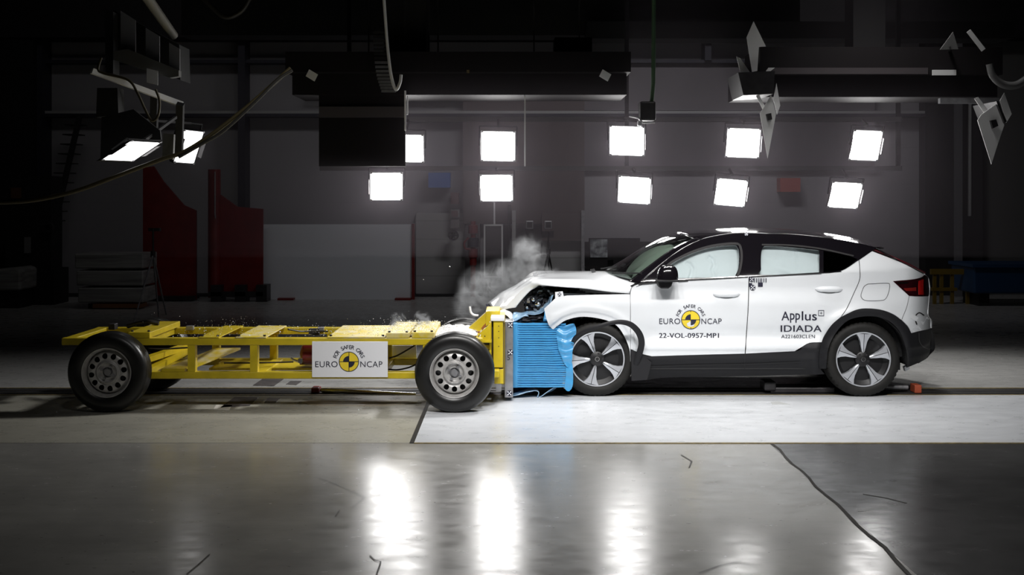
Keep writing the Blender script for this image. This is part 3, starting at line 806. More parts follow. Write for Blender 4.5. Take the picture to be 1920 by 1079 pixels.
# curtain airbags hanging behind the side glass
seams = [[(1290, 495), (1296, 497), (1301, 505), (1299, 514), (1296, 521)], [(1333, 484), (1338, 487), (1342, 498), (1338, 508), (1341, 520)]]
seams3 = [[unproj(*p) for p in s] for s in seams]
def sdist(x, z):
    best = 9
    for s in seams3:
        for (ax, az), (bx_, bz_) in zip(s, s[1:]):
            dx, dz = bx_ - ax, bz_ - az; t = max(0, min(1, ((x - ax) * dx + (z - az) * dz) / (dx * dx + dz * dz)))
            best = min(best, math.hypot(x - ax - dx * t, z - az - dz * t))
    return best
def bag_f(x, z):
    v = Vector((x * 3.2, 0, z * 3.6))
    return inset(x, z) + 0.075 - 0.02 * mnoise.noise(v * 0.8) - 0.002 * mnoise.noise(v * 4) + 0.016 * math.exp(-(sdist(x, z) / 0.014) ** 2) - 0.004 * math.exp(-((sdist(x, z) - 0.03) / 0.012) ** 2)
def bag_r(x, z):
    q = (x * 0.55 + z * 1.0)
    v = Vector((q * 14, 0.5, (x - z) * 2.2))
    return inset(x, z) + 0.070 - 0.016 * mnoise.noise(v) - 0.03 * mnoise.noise(Vector((x * 4, 2, z * 4))) + 0.02 * abs(math.sin((x - 2.92) * 5.0 + 0.3 * math.sin(z * 14))) ** 6 * (1 - sm(0, .02, abs(x - 2.72)))
b1 = panel('curtain_airbag', [(1222, 527), (1250, 494), (1290, 472), (1340, 456), (1385, 455), (1394, 480), (1390, 518), (1330, 526)], M_bag, fi=bag_f, grid=0.011, t=0.01)
b2 = panel('curtain_airbag', [(1415, 470), (1430, 456), (1480, 456), (1542, 464), (1544, 500), (1540, 518), (1470, 521), (1416, 520)], M_bag, fi=bag_r, grid=0.02, t=0.01)

# ---- top surfaces lofted from side to side
def near3(px, py):
    x, z = unproj(px, py); return Vector((x, Y0 + inset(x, z), z))
def cen3(px, py): return W(px, py, YC)
E = curve3([near3(*p) for p in ((1199, 533), (1231, 505), (1263, 480), (1291, 462), (1321, 449), (1360, 440.5), (1400, 437.5), (1480, 440.5), (1540, 446.5), (1600, 456.5), (1643, 465.5))], 6)
Cc = curve3([cen3(*p) for p in ((1128, 513), (1172, 487), (1208, 464), (1245, 445), (1287, 435), (1340, 431), (1400, 428.5), (1475, 431), (1540, 437), (1600, 448), (1646, 464))], 6)
def loft(e, c, u): 
    k = 1 - abs(u) ** 2.3
    return Vector((e.x + (c.x - e.x) * k, YC + u * (YC - e.y), e.z + (c.z - e.z) * k))
def lofted(name, i0, i1, us, m, parent=car, solid=0.0):
    rows = [[loft(E[i], Cc[i], u) for u in us] for i in range(i0, i1 + 1)]
    return MB().grid(rows).build(name, m, parent, smooth=180, solid=solid)
us = [-0.86 + 1.72 * k / 28 for k in range(29)]
lofted('windscreen', 1, 23, us, M_wind)
lofted('windscreen_pillar', 0, 23, [-1, -0.97, -0.93, -0.89, -0.855], M_gloss, solid=0.012)
lofted('windscreen_pillar', 0, 23, [1, 0.97, 0.93, 0.89, 0.855], M_gloss, solid=0.012)
usr = [-1 + 2 * k / 40 for k in range(41)]
lofted('roof', 22, 60, usr, M_gloss, solid=0.012)
# cowl at the foot of the windscreen
rows = []
for k in range(3):
    rows.append([loft(E[0] + Vector((-0.03 + 0.05 * k, 0, -0.03 + 0.02 * k)), Cc[0] + Vector((-0.12 + 0.09 * k, 0, -0.035 + 0.02 * k)), u) for u in usr])
MB().grid(rows).build('cowl', M_trimblk, car, smooth=180, solid=0.01)
for uu, ang in ((-0.55, 0.3), (0.1, 0.3)):
    p = loft(E[1], Cc[1], uu) + Vector((-0.04, 0, 0.02)); q = loft(E[3], Cc[3], uu - 0.35) + Vector((0, 0, 0.015))
    MB().bar(p, q, 0.012, 0.012).build('wiper', M_black, car)
# inside: front airbags, seats, dashboard
def blob(name, c, r, m, parent, amp=0.05, fr=3.0, n=40, k=20, tilt=0.0):
    ct, st = math.cos(tilt), math.sin(tilt)
    rows = []
    for i in range(k + 1):
        th = PI * i / k; row = []
        for j in range(n + 1):
            ph = 2 * PI * j / n
            d = Vector((math.sin(th) * math.cos(ph), math.sin(th) * math.sin(ph), math.cos(th)))
            s = 1 + amp * mnoise.noise(d * fr + Vector(c))
            q = Vector((d.x * r[0], d.y * r[1], d.z * r[2])) * s
            row.append(Vector(c) + Vector((q.x * ct - q.z * st, q.y, q.x * st + q.z * ct)))
        rows.append(row)
    return MB().grid(rows).build(name, m, parent, smooth=180, merge=True)
for yy in (12.98, 13.72):
    blob('front_airbag', (1.44, yy, 1.215), (0.29, 0.36, 0.115), M_bagg, car, 0.10, 2.0, tilt=0.56)
    MB().box(2.0, 2.5, yy - 0.24, yy + 0.24, 0.45, 0.62).build('seat_cushion', M_darkmet, car, bevel=0.05)
    MB().prism([(2.35, yy - 0.23, 0.6), (2.5, yy - 0.23, 0.6), (2.72, yy - 0.23, 1.25), (2.60, yy - 0.23, 1.27)], (0, 0.46, 0)).build('seat_backrest', M_darkmet, car, bevel=0.04)
MB().box(1.18, 1.48, 12.62, 14.07, 0.8, 1.06).build('dashboard', M_black, car, bevel=0.06)
MB().box(1.22, 3.75, 12.75, 13.94, 0.22, 0.36).build('floor_pan', M_black, car)
MB().box(1.24, 2.88, 12.50, 12.76, 0.26, 0.40).build('floor_pan', M_black, car)
MB().box(1.24, 2.88, 13.93, 14.19, 0.26, 0.40).build('floor_pan', M_black, car)
MB().box(3.1, 3.75, 12.66, 14.03, 0.36, 1.0).build('luggage_liner', M_black, car)
MB().box(1.21, 1.30, 12.55, 14.14, 0.30, 1.02).build('bulkhead', M_black, car)
# ---- bonnet, buckled into a ridge
A_ = curve3([near3(*p) + Vector((0, 0.03, 0)) for p in ((966, 585), (985, 560), (1003, 543.5), (1018, 536.5), (1060, 539.5), (1100, 543), (1140, 548), (1181, 551.5))], 8)
for i in range(14): A_[i].y = 12.62
for i in range(14, 30):
    A_[i].y += (12.62 - A_[i].y) * (1 - sm(14, 30, i))
def pl(px, py, D): return W(px, py, D)
B_ = curve3([pl(942, 584, 12.68), pl(968, 557, 12.66), pl(990, 536, 12.63), pl(1012, 526, 12.60), pl(1060, 526, 12.56), pl(1110, 528, 12.54), pl(1150, 530, 12.53), pl(1196, 532, 12.52)], 8)
C_ = curve3([cen3(*p) for p in ((914, 571), (940, 549.5), (968, 534.5), (1004, 517.5), (1050, 513.5), (1100, 511.5), (1135, 511), (1168, 513))], 8)
rows = []
nb = 14
for i in range(len(A_)):
    a, b, c = A_[i], B_[i], C_[i]; row = []
    half = [a + (b - a) * (k / 4) for k in range(4)]
    for k in range(nb + 1):
        t = k / nb
        p = b + (c - b) * t
        e = math.sin(t * PI / 2)
        p.z = b.z + (c.z - b.z) * e; p.x = b.x + (c.x - b.x) * (0.5 * t + 0.5 * e)
        half.append(p)
    crush = 1 - sm(20, 30, i)
    fold = []
    for p in half:
        d = mnoise.noise(Vector((p.x * 5, p.y * 3.2, 1.3))) * 0.028 + mnoise.noise(Vector((p.x * 14, p.y * 8, 4.1))) * 0.007
        d2 = mnoise.noise(Vector((p.x * 2.0, p.y * 2.6, 7.7))) * 0.006
        fold.append(p + Vector((0.25 * d * crush, 0, d * crush + d2)))
    far = [Vector((p.x, 2 * YC - p.y, p.z)) for p in reversed(half[:-1])]
    far = [p + Vector((0, 0, mnoise.noise(Vector((p.x * 5, p.y * 3.2, 1.3))) * 0.028 * crush)) for p in far]
    rows.append(fold + far)
MB().grid(rows).build('bonnet', M_white, car, smooth=35, solid=0.010)
# dark underside, torn engine bay, lamp unit and hoses
random.seed(11)
def crumple(name, x0, x1, y0, y1, z0, z1, m, amp, seed, n=12, fr=9):
    rows = []
    c = Vector(((x0 + x1) / 2, (y0 + y1) / 2, (z0 + z1) / 2)); h = Vector(((x1 - x0) / 2, (y1 - y0) / 2, (z1 - z0) / 2))
    for i in range(n + 1):
        th = PI * i / n; row = []
        for j in range(2 * n + 1):
            ph = 2 * PI * j / (2 * n)
            d = Vector((math.sin(th) * math.cos(ph), math.sin(th) * math.sin(ph), math.cos(th)))
            k = 1 / max(abs(d.x), abs(d.y), abs(d.z)); d2 = d * (0.35 + 0.65 * k)
            s = 1 + amp * mnoise.noise(d * fr + Vector((seed, seed * 2, 0)))
            row.append(c + Vector((d2.x * h.x, d2.y * h.y, d2.z * h.z)) * s)
        rows.append(row)
    return MB().grid(rows).build(name, m, car, smooth=25, merge=True)
X = lambda px, D=12.6: (px - 960) * D / F
Z = lambda py, D=12.6: H - (py - YH) * D / F
crumple('engine_block', X(990, 13), X(1100, 13), 12.85, 13.9, Z(640, 13), Z(545, 13), M_black, 0.2, 1.0)
crumple('strut_tower', X(1040), X(1100), 12.62, 12.95, Z(610), Z(548), M_darkmet, 0.35, 4.0)
crumple('inner_wing', X(1062), X(1170), 12.53, 12.62, Z(590), Z(550), M_darkmet, 0.15, 2.0)
MB().bar((X(1050), 12.56, Z(553)), (X(1178), 12.56, Z(557)), 0.03, 0.04).build('wing_rail', M_greysteel, car)
lamp = crumple('headlamp', X(984), X(1032), 12.66, 12.95, Z(588), Z(556), mat('headlamp_dark_plastic', (0.02, 0.022, 0.03), 0.12, coat=1.0), 0.45, 6.0, 14, 5)
for a, b, s in ((1000, 562, .02), (1008, 570, .028), (1018, 576, .018), (988, 577, .014)):
    c = W(a, b, 12.62); MB().lathe(c, (0.2, 1, -0.2), [(0, -.012), (s * .7, -.008), (s, 0), (s, .02)], 16).build('lamp_reflector', M_chrome, lamp, smooth=60)
def torn(name, px_rows, m, seed, amp=0.02, parent=None, solid=0.006):
    """ragged sheet through rows of (px,py,D)"""
    rows = [curve3([W(*p) for p in r], 6) for r in px_rows]
    cols = list(zip(*rows)); dense = [curve3(list(c), 5) for c in cols]
    rr = [[p + Vector((mnoise.noise(p * 11 + Vector((seed, 0, 0))), mnoise.noise(p * 9 + Vector((0, seed, 0))), mnoise.noise(p * 12 + Vector((0, 0, seed))))) * amp for p in c] for c in dense]
    return MB().grid(rr).build(name, m, parent or car, smooth=40, solid=solid)
torn('torn_cladding', [[(958, 602, 12.5), (985, 592, 12.55), (1012, 588, 12.55), (1030, 575, 12.5), (1037, 555, 12.5)],
                       [(960, 592, 12.62), (985, 586, 12.66), (1008, 581, 12.66), (1024, 568, 12.6), (1030, 556, 12.6)]], M_bluepale, 2.0)
torn('torn_cladding', [[(960, 604, 12.5), (978, 597, 12.5), (992, 594, 12.5)], [(962, 588, 12.55), (975, 586, 12.6), (990, 585, 12.6)]], M_bluepale, 5.0)
torn('torn_cladding', [[(1018, 604, 12.5), (1030, 600, 12.48), (1045, 606, 12.46)], [(1020, 580, 12.56), (1024, 590, 12.55), (1036, 600, 12.5)]], M_blue, 8.0)
crumple('radiator_core', X(968), X(1020), 12.48, 12.9, Z(608), Z(592), mat('crushed_honeycomb', (0.16, 0.16, 0.18), 0.3, metal=0.8, var=0.8, vscale=90), 0.5, 3.0, 14, 14)
crumple('crash_beam', X(985), X(1010), 12.7, 13.9, Z(600), Z(570), M_darkmet, 0.2, 9.0)
for pts in ([(1000, 548), (1015, 545), (1030, 552), (1036, 566)], [(1018, 541), (1035, 549), (1042, 560), (1040, 575)], [(990, 560), (1004, 556), (1020, 560), (1034, 572)]):
    MB().tube(curve3([W(a, b, 12.68 + 0.05 * k) for k, (a, b) in enumerate(pts)], 6), 0.014, 8).build('hose', M_black, car, smooth=60)
for k in range(26):
    a, b = random.uniform(990, 1042), random.uniform(543, 592)
    if b < 535 + abs(a - 1018) * 0.9: continue
    c = W(a, b, random.uniform(12.58, 12.7)); s = random.uniform(.006, .018)
    MB().obox(c, Vector((s, random.uniform(-s, s), 0)), Vector((0, .006, .004)), Vector((random.uniform(-s, s), 0, s * .6))).build('broken_fragment', random.choice((M_darkmet, M_greysteel, M_chrome, M_bluepale)), car)
# white under-bonnet bracket hanging at the tower
torn('torn_bracket', [[(937, 584, 12.6), (950, 592, 12.5), (962, 604, 12.4)], [(945, 580, 12.66), (960, 588, 12.6), (965, 602, 12.55)]], M_board, 3.3, 0.006)
torn('latch_strip', [[(911, 572, 13.2), (918, 580, 13.1), (926, 586, 13.0)], [(914, 570, 13.2), (921, 577, 13.1), (930, 584, 13.0)]], M_ink, 1.3, 0.01)
# ---- rear end
T = [(1643, 466), (1690, 492), (1733, 514.5), (1742, 523), (1745, 540), (1743.5, 556), (1741, 578), (1741, 592), (1748, 602), (1748.5, 617), (1750.5, 640), (1749, 660), (1741, 671), (1722, 681)]
TN_ = [near3(*p) for p in T]
def tail(name, i0, i1, m):
    pts = curve3(TN_[i0:i1 + 1], 5)
    rows = []
    for p in pts:
        rows.append([Vector((p.x + 0.045 * (1 - abs(u) ** 2.5), YC + u * (YC - p.y), p.z)) for u in usr])
    return MB().grid(rows).build(name, m, car, smooth=60, solid=0.01)
tail('rear_window', 0, 2, M_dark_win); tail('tailgate', 2, 5, M_white); tail('tailgate', 5, 9, M_white); tail('bumper_skirt', 9, 13, M_trimblk)
tl = panel('tail_lamp', [(1675, 528, C), (1692, 526.5), (1713, 524), (1729, 520.5), (1734, 516, C), (1741, 520), (1745, 530), (1744, 555, C), (1704.5, 555, C)], M_darkred, off=0.004)
for q in ([(1723, 527, C), (1732, 524, C), (1732, 553, C), (1723, 553, C)], ):
    panel('red_lens', q, M_redlens, parent=tl, off=0.008, t=0.006, mirror=False)
panel('red_lens', [(1694, 541, C), (1718, 539, C), (1718, 546, C), (1699, 546, C)], mat('dim_red_lens', (0.16, 0.01, 0.008), 0.3), parent=tl, off=0.007, t=0.004, mirror=False)
panel('white_lens', [(1680, 529.5, C), (1706, 528.5, C), (1700, 532, C), (1684, 532.5, C)], M_chrome, parent=tl, off=0.007, t=0.004, mirror=False)
blade = [near3(1635, 470.5), near3(1665, 482), near3(1700, 497.5), near3(1734, 515.5)]
for s in (0, 1):
    b = MB(); q = [p + Vector((0.01, 0.03, 0.012)) for p in curve3(blade, 5)]
    if s: q = [Vector((p.x, 2 * YC - p.y, p.z)) for p in q]
    b.tube(q, 0.011, 8).build('lamp_blade', M_gloss if s else mat('lamp_blade_red', (0.07, 0.006, 0.010), 0.3, coat=0.5), car, smooth=60)
# ---- seams, handles, mirror, stickers
def stroke(name, pts, w, m, parent=None, k=1, n=6):
    parent = parent or car
    q = [Vector((p[0], p[1])) for p in spline(pts, n, False)]
    d = Decal()
    for i in range(len(q) - 1):
        s = (q[i + 1] - q[i]).normalized() * w * 0.5; s = Vector((-s.y, s.x))
        d.poly([tuple(q[i] - s), tuple(q[i + 1] - s), tuple(q[i + 1] + s), tuple(q[i] + s)])
    return d.build(name, m, parent, lambda x, y: cpt(x, y, k))
stroke('door_seam', [(1182, 552), (1182, 655)], 1.0, M_greysteel)
stroke('window_seal', [(1236, 519), (1253, 496.5), (1280, 480.5), (1310, 468), (1342, 460), (1380, 457), (1388.5, 466), (1390, 485), (1387, 505), (1382, 518)], 4.5, mat('seal_grey', (0.012, 0.011, 0.012), 0.6, spec=0.3), k=6)
stroke('window_seal', [(1428, 459), (1480, 460), (1538, 466.5), (1600, 480)], 3.0, mat('seal_grey', (0.012, 0.011, 0.012), 0.6, spec=0.3), k=6)
stroke('door_seam', [(1404.5, 520), (1402.5, 580), (1397, 663), (1396, 694)], 1.3, M_black, k=2)
stroke('door_seam', [(1610.5, 488), (1612, 505), (1611.5, 525), (1600.5, 551), (1588, 578), (1578, 593)], 1.2, M_black)
stroke('bumper_seam', [(1704.5, 556), (1700, 576), (1691, 599)], 0.8, M_greysteel)
stroke('bonnet_seam', [(1181, 551.5), (1184, 540), (1192, 534)], 1.0, M_black)
stroke('charge_flap', [(1627, 533), (1662, 531.5), (1668, 535), (1666, 549), (1660, 561), (1650, 564), (1624, 564), (1615, 558), (1615, 550), (1620, 538), (1627, 533)], 0.9, M_darkmet)
stroke('sill_groove', [(1200, 688), (1300, 685), (1400, 683), (1500, 679)], 1.2, M_black, k=3)
stroke('window_strip', [(1197, 533), (1230, 530), (1266, 527.5)], 3.2, M_black, k=5)
stroke('window_strip', [(1262, 527), (1330, 523.5), (1402, 519.5)], 2.0, M_black, k=4)
stroke('window_strip', [(1272, 528.5), (1290, 527.3)], 1.4, M_chrome, k=5)
stroke('window_strip', [(1405, 519.5), (1480, 516), (1540, 513)], 1.6, M_black, k=4)
def handle(cx, cy, w, h):
    c = cpt(cx, cy); s = 1 / 199.0
    rows = []
    for i in range(15):
        t = -1 + 2 * i / 14; row = []
        e = (1 - abs(t) ** 2.6) ** 0.5
        for j in range(10):
            an = 2 * PI * j / 9
            row.append(c + Vector((t * w * s / 2, -0.020 * e - 0.016 * (0.25 + 0.75 * e) * math.cos(an) * 1.0, (0.2 + 0.8 * e) * h * s / 2 * math.sin(an) - 0.02 * w * s * 0)))
        rows.append(row)
    o = MB().grid(rows).build('door_handle', M_white, car, smooth=60)
    d = Decal(); d.ring(cx, cy + 2, 0, h * 0.62, 180, 360, 14); d.build('handle_shade', mat('handle_shade_grey', (0.30, 0.31, 0.32), 0.5), o, lambda x, y: cpt(cx + (x - cx) * 2.2, y, 1))  # grey shading under the handle drawn as a flat decal
handle(1362, 552, 51, 11); handle(1554, 542.5, 51, 11)
# mirror
mc = W(1251, 524, 12.28)
rows = []
for i in range(11):
    ph = PI / 2 * i / 10; row = []
    for j in range(33):
        an = 2 * PI * j / 32
        cx_, cy_ = math.cos(an), math.sin(an)
        f = 2.6
        rr = (abs(cx_) ** f + abs(cy_) ** f) ** (-1 / f)
        sx = 0.102 * math.cos(ph) ** 0.55 * rr * cx_; sy = 0.085 * math.cos(ph) ** 0.6 * rr * cy_
        row.append(mc + Vector((sx + 0.008 * math.sin(ph), sy, 0.132 * math.sin(ph))))
    rows.append(row)
mir = MB().grid(rows).build('door_mirror', M_gloss, car, smooth=60, merge=True)
m2 = MB(); m2.box(mc.x - 0.105, mc.x + 0.105, mc.y - 0.085, mc.y + 0.085, mc.z - 0.022, mc.z); m2.build('mirror_base', M_trimblk, mir, bevel=0.01)
q = W(1244, 530, 12.33)
MB().prism([(q.x - 0.06, 12.27, q.z + 0.02), (q.x - 0.05, 12.27, q.z - 0.03), (q.x - 0.03, 12.27, q.z - 0.055), (q.x + 0.04, 12.27, q.z - 0.055), (q.x + 0.07, 12.27, q.z - 0.03), (q.x + 0.085, 12.27, q.z + 0.02)], (0, 0.17, 0)).build('mirror_foot', M_trimblk, mir, bevel=0.012)
rows2 = [[Vector((p.x, 2 * YC - p.y, p.z)) for p in r] for r in rows]
MB().grid(rows2).build('door_mirror', M_gloss, car, smooth=60, merge=True)
# lettering on the doors
logo(car, 1295, 600, 17.2, 1236, 1275.5, 1315, 1353, 597.5, 608, 23, 8.5, lambda x, y, k: cpt(x, y, k), 160, 20)
def word(s, x0, x1, y0, y1, off=0.0, sp=1.0):
    d = Decal(); d.text(s, x0, x1, y0, y1, off, sp); return d.build('lettering', M_ink, car, lambda x, y: cpt(x, y, 2))
word('22-VOL-0957-MP1', 1235.5, 1348, 625, 634, 0.7, 1.05)
word('A', 1465, 1480, 584.5, 601, 0.5); word('pp', 1481, 1500, 588, 605.5, 0.5)
word('lus', 1503, 1531.5, 584, 601.2, 0.5)
word('IDIADA', 1463.5, 1540.5, 610.5, 622.5, 0.7, 1.05)
word('A221603CLEN', 1464.5, 1528, 628, 634.5, 0.35, 1.05)
d = Decal()
for (xa, xb, ya, yb) in ((1534, 1545, 582, 583), (1534, 1545, 592, 593), (1534, 1535, 582, 593), (1544, 1545, 582, 593), (1537, 1542, 587.1, 587.9), (1539.1, 1539.9, 585, 590)): d.rect(xa, xb, ya, yb)
d.build('emblem_mark', M_ink, car, lambda x, y: cpt(x, y, 2))
# measuring sticker and round targets
d = Decal()
for x in (1414, 1418, 1421.5, 1425, 1428, 1432, 1436): d.rect(x - 0.8, x + 0.8, 522, 530)
d.rect(1421, 1430, 530, 538); d.rect(1404, 1410, 531, 538)
d.build('scale_sticker', M_ink, car, lambda x, y: cpt(x, y, 3))
def tdot(px, py, r, parent=car):
    d = Decal(); d.ring(px, py, 0, r, n=20); o = d.build('target_marker', M_ink, parent, lambda x, y: cpt(x, y, 5))
    d = Decal()
    for a, b in ((-.45, -.45), (.45, -.45), (0, 0), (-.45, .45), (.45, .45)): d.ring(px + a * r, py + b * r, 0, r * .24, n=8)
    d.build('target_dots', M_board, o, lambda x, y: cpt(x, y, 6))
for a in ((1409, 524, 4.5), (1411, 539.5, 5.2), (1399, 438.8, 4)): tdot(*a)
tdot(1049, 552, 3.5)
for p in ((1044, 613), (1050, 609.5), (1066, 601.5), (1091, 596.5), (1113, 598), (1119, 599), (1139, 603.5), (1163, 621.5), (1176, 648)):
    d = Decal(); d.ring(p[0], p[1] - 0.2, 0, 0.9, n=10); d.build('clip_hole', M_black, car, lambda x, y: cpt(x, y, 1))
# tape over the rear corner
M_tape = mat('white_tape', (0.78, 0.80, 0.82), 0.6)
for q in ([(1709, 588), (1722, 596), (1718, 603), (1706, 596)], [(1739, 594), (1743, 599), (1730, 610), (1726, 604)], [(1708, 618), (1722, 611), (1728, 619), (1712, 624)]):
    d = Decal(); d.poly(q); d.build('tape_strip', M_tape, car, lambda x, y: cpt(x, y, 3))
stroke('tape_edge', [(1717, 592), (1720, 588.5), (1725, 587), (1733, 592)], 2.2, M_black, k=2)
stroke('tape_edge', [(1716.5, 602), (1719, 609)], 2.5, M_black, k=2)
stroke('skirt_groove', [(1722, 624), (1723, 640), (1730, 650), (1741, 655), (1748, 655)], 1.2, mat('skirt_groove_grey', (0.07, 0.07, 0.07), 0.5), k=8)
# dislodged arch strip looping over the front wheel
lp = curve3([W(1074, 642, 12.36), W(1080, 632, 12.30), W(1096, 622, 12.26), W(1120, 613, 12.22), W(1146, 606, 12.22), W(1166, 604.5, 12.24), W(1184, 610, 12.27), W(1198, 625, 12.30), W(1203, 643, 12.34), W(1199, 663, 12.40), W(1190, 690, 12.46)], 7)
rows = []
for i, p in enumerate(lp):
    t = (lp[min(i + 1, len(lp) - 1)] - lp[max(0, i - 1)]).normalized(); nn = Vector((t.z, 0, -t.x)).normalized()
    w = 0.018 + 0.012 * sm(20, 55, i); row = []
    for j in range(9):
        an = 2 * PI * j / 8; row.append(p + nn * w * math.cos(an) + Vector((0, 0.012, 0)) * math.sin(an))
    rows.append(row)
MB().grid(rows).build('arch_strip', M_trimblk, car, smooth=60)
MB().prism([W(1184, 715, 12.44), W(1183, 655, 12.44), W(1192, 655, 12.44), W(1206, 668, 12.44), W(1222, 680, 12.44), W(1214, 713, 12.44)], (0, 0.03, 0)).build('mud_guard', M_trimblk, car, bevel=0.004)
# wheel wells
for cx, r0, r1 in ((0.80, 1010, 1190), (3.31, 1530, 1712)):
    b = MB(); rows = []
    for k in range(25):
        an = -0.15 + (PI + 0.3) * k / 24
        rows.append([Vector((cx + 0.435 * math.cos(an), y, 0.36 + 0.43 * math.sin(an))) for y in (12.47, 12.65, 12.9)])
    if cx < 1: rows = rows[:17]
    b.grid(rows); b.build('wheel_well', M_black, car, smooth=60, solid=0.006)
    MB().box(cx - 0.42, cx + 0.42, 12.88, 13.8, 0.2, 0.8).build('wheel_well', M_black, car)
    if cx > 1:
        MB().grid([[Vector((p.x, 2 * YC - p.y, p.z)) for p in r] for r in rows]).build('wheel_well', M_black, car, smooth=60, solid=0.006)
# wheels
def car_wheel(cx, yo, cz, R, rot, sgn=-1):
    ax = Vector((0, -sgn, 0)); c = Vector((cx, yo, cz)); r = 0.259
    root = MB().lathe(c, ax, [(0.0, 0.075), (0.09, 0.075), (r * 0.8, 0.085), (r * 0.96, 0.06), (r * 0.985, 0.03), (r * 0.985, 0.2)], 60).build('wheel', M_rimblk, car, smooth=35)
    w = 0.235
    prof = [(r * 0.985, 0.03), (r * 1.0, 0.014), (r * 1.03, 0.008), (r * 1.10, 0.0), (r * 1.2, 0.0), (R * 0.945, 0.010), (R * 0.972, 0.022)]
    n = 130; vs = []; fs = []
    prof += [(R * 0.99, 0.034), (R, 0.05)]
    for k in range(4):
        o = 0.05 + 0.034 * k; prof += [(R, o + 0.022), (R - 0.008, o + 0.024), (R - 0.008, o + 0.032), (R, o + 0.034)]
    prof += [(R * 0.985, w - 0.03), (R * 0.93, w - 0.005), (r * 1.1, w), (r, w - 0.02), (r * 0.985, 0.12)]
    t = MB().lathe(c, ax, prof, 144, closed=True)
    m = len(prof)
    for k in range(144):           # shoulder blocks
        if k % 3 == 0:
            for j in (6, 7, 8):
                v = t.v[k * m + j]; d = Vector((v.x - cx, 0, v.z - cz)); t.v[k * m + j] = v - d * 0.022
    t.build('tyre', M_rubber, root, smooth=45)
    MB().lathe(c, ax, [(r * 0.955, 0.028), (r * 0.955, 0.010), (r * 1.0, 0.008), (r * 1.0, 0.03)], 72).build('rim_lip', M_alloy, root, smooth=40)
    for k in range(5):
        a = math.radians(rot + 72 * k)
        u = Vector((math.cos(a), 0, math.sin(a))); v = Vector((-math.sin(a), 0, math.cos(a)))
        for s in (-1, 1):
            # half spoke outline (along, across)
            pl_ = [(0.062, 0.004), (0.075, 0.012), (0.12, 0.023), (0.165, 0.031), (0.205, 0.048), (0.235, 0.070), (0.249, 0.082)]
            b = MB(); rows = []
            for q, wd in pl_:
                qq = math.sqrt(max(0, 0.2545 ** 2 - wd ** 2)) if q > 0.245 else q
                zi = 0.022 - 0.012 * sm(0.06, 0.25, q)
                p_in = c + u * qq + v * s * 0.0028 + ax * zi; p_out = c + u * qq + v * s * wd + ax * (zi + 0.004)
                rows.append([p_in + ax * 0.035, p_in, p_in + (p_out - p_in) * 0.5, p_out, p_out + ax * 0.05])
            b.grid(rows); b.build('spoke', M_alloy, root, smooth=25)
        MB().bar(c + u * 0.055 + ax * 0.07, c + u * 0.25 + ax * 0.05, 0.05, 0.03, up=(0, 1, 0)).build('spoke_back', M_rimblk, root)
        a2 = a + math.radians(36); q = c + Vector((math.cos(a2), 0, math.sin(a2))) * 0.052
        MB().cyl(q + ax * 0.022, q + ax * 0.07, 0.010, 8).build('wheel_bolt', M_darkmet, root)
    MB().lathe(c, ax, [(0, 0.022), (0.05, 0.025), (0.07, 0.035), (0.075, 0.08)], 28).build('hub_face', M_rimblk, root, smooth=40)
    hc = MB().lathe(c, ax, [(0.0, 0.014), (0.022, 0.014), (0.026, 0.018), (0.028, 0.03)], 24).build('hub_cap', M_black, root, smooth=40)
    MB().lathe(c, ax, [(0.016, 0.0125), (0.023, 0.0125), (0.023, 0.02), (0.016, 0.02)], 24, closed=True).build('hub_ring', M_chrome, root)
    MB().lathe(c, ax, [(0, 0.10), (0.15, 0.10), (0.15, 0.12)], 30).build('brake_disc', M_greysteel, root)
    MB().lathe(c, ax, [(0, 0.135), (0.25, 0.135), (0.25, 0.14)], 40).build('backing_plate', M_rimblk, root)
    return root
car_wheel((1120 - 960) * 12.47 / F, 12.47, 0.357, 0.355, 40)
car_wheel((1619.5 - 960) * 12.45 / F, 12.45, 0.357, 0.355, 16)
car_wheel((1120 - 960) * 12.47 / F, 2 * YC - 12.47, 0.357, 0.355, 10, 1)
car_wheel((1619.5 - 960) * 12.45 / F, 2 * YC - 12.45, 0.357, 0.355, 50, 1)
c = W(1699, 690, 12.7); MB().obox(c, (0.02, 0, 0.012), (0, 0.03, 0), (-0.006, 0, 0.02)).build('tow_eye', M_board, car)
# white bracket and grommets on the bonnet
for p, q, D in ((1112, 508, 13.2), (1004, 516, 13.3)):
    c = W(p, q, D); MB().obox(c, (0.02, 0, 0.006), (0, 0.02, 0), (-0.008, 0, 0.018)).build('hinge_bracket', M_chrome, car)

# ------------------------------------------------------------------ honeycomb barrier block between trolley and car
BY = 12.40
bar = thing('barrier_block', (X(1005, BY), BY + 0.5, 0.19), 'bright blue corrugated honeycomb block crushed between yellow trolley and white car', 'barrier')
zt_, zb_ = Z(606.5, BY), Z(727.5, BY)
rows = []
NR = 29
prof = [(0.0, 0.012), (0.16, 0.012), (0.26, 0.0), (0.86, 0.0), (0.96, 0.012)]
random.seed(5)
for k in range(NR):
    jit = random.uniform(-0.12, 0.12)
    for f_, dpt in prof:
        zz = zt_ + (zb_ - zt_) * (k + f_ + (jit if 0.1 < f_ < 0.9 else 0)) / NR
        row = []
        for j in range(25):
            px = 970 + (1061 - 970) * j / 24
            sag = 0.012 * mnoise.noise(Vector((px * 0.05, zz * 5, 2.0))) * sm(990, 1050, px)
            row.append(Vector((X(px, BY), BY + dpt * sm(970, 973, px) + sag, zz + 0.35 * sag)))
        rows.append(row)
MB().grid(rows).build('corrugated_side', M_blue, bar, smooth=30)
MB().box(X(962, BY), X(970.5, BY), BY - 0.004, BY + 0.95, zb_, zt_).build('edge_flange', M_blue, bar, bevel=0.003)
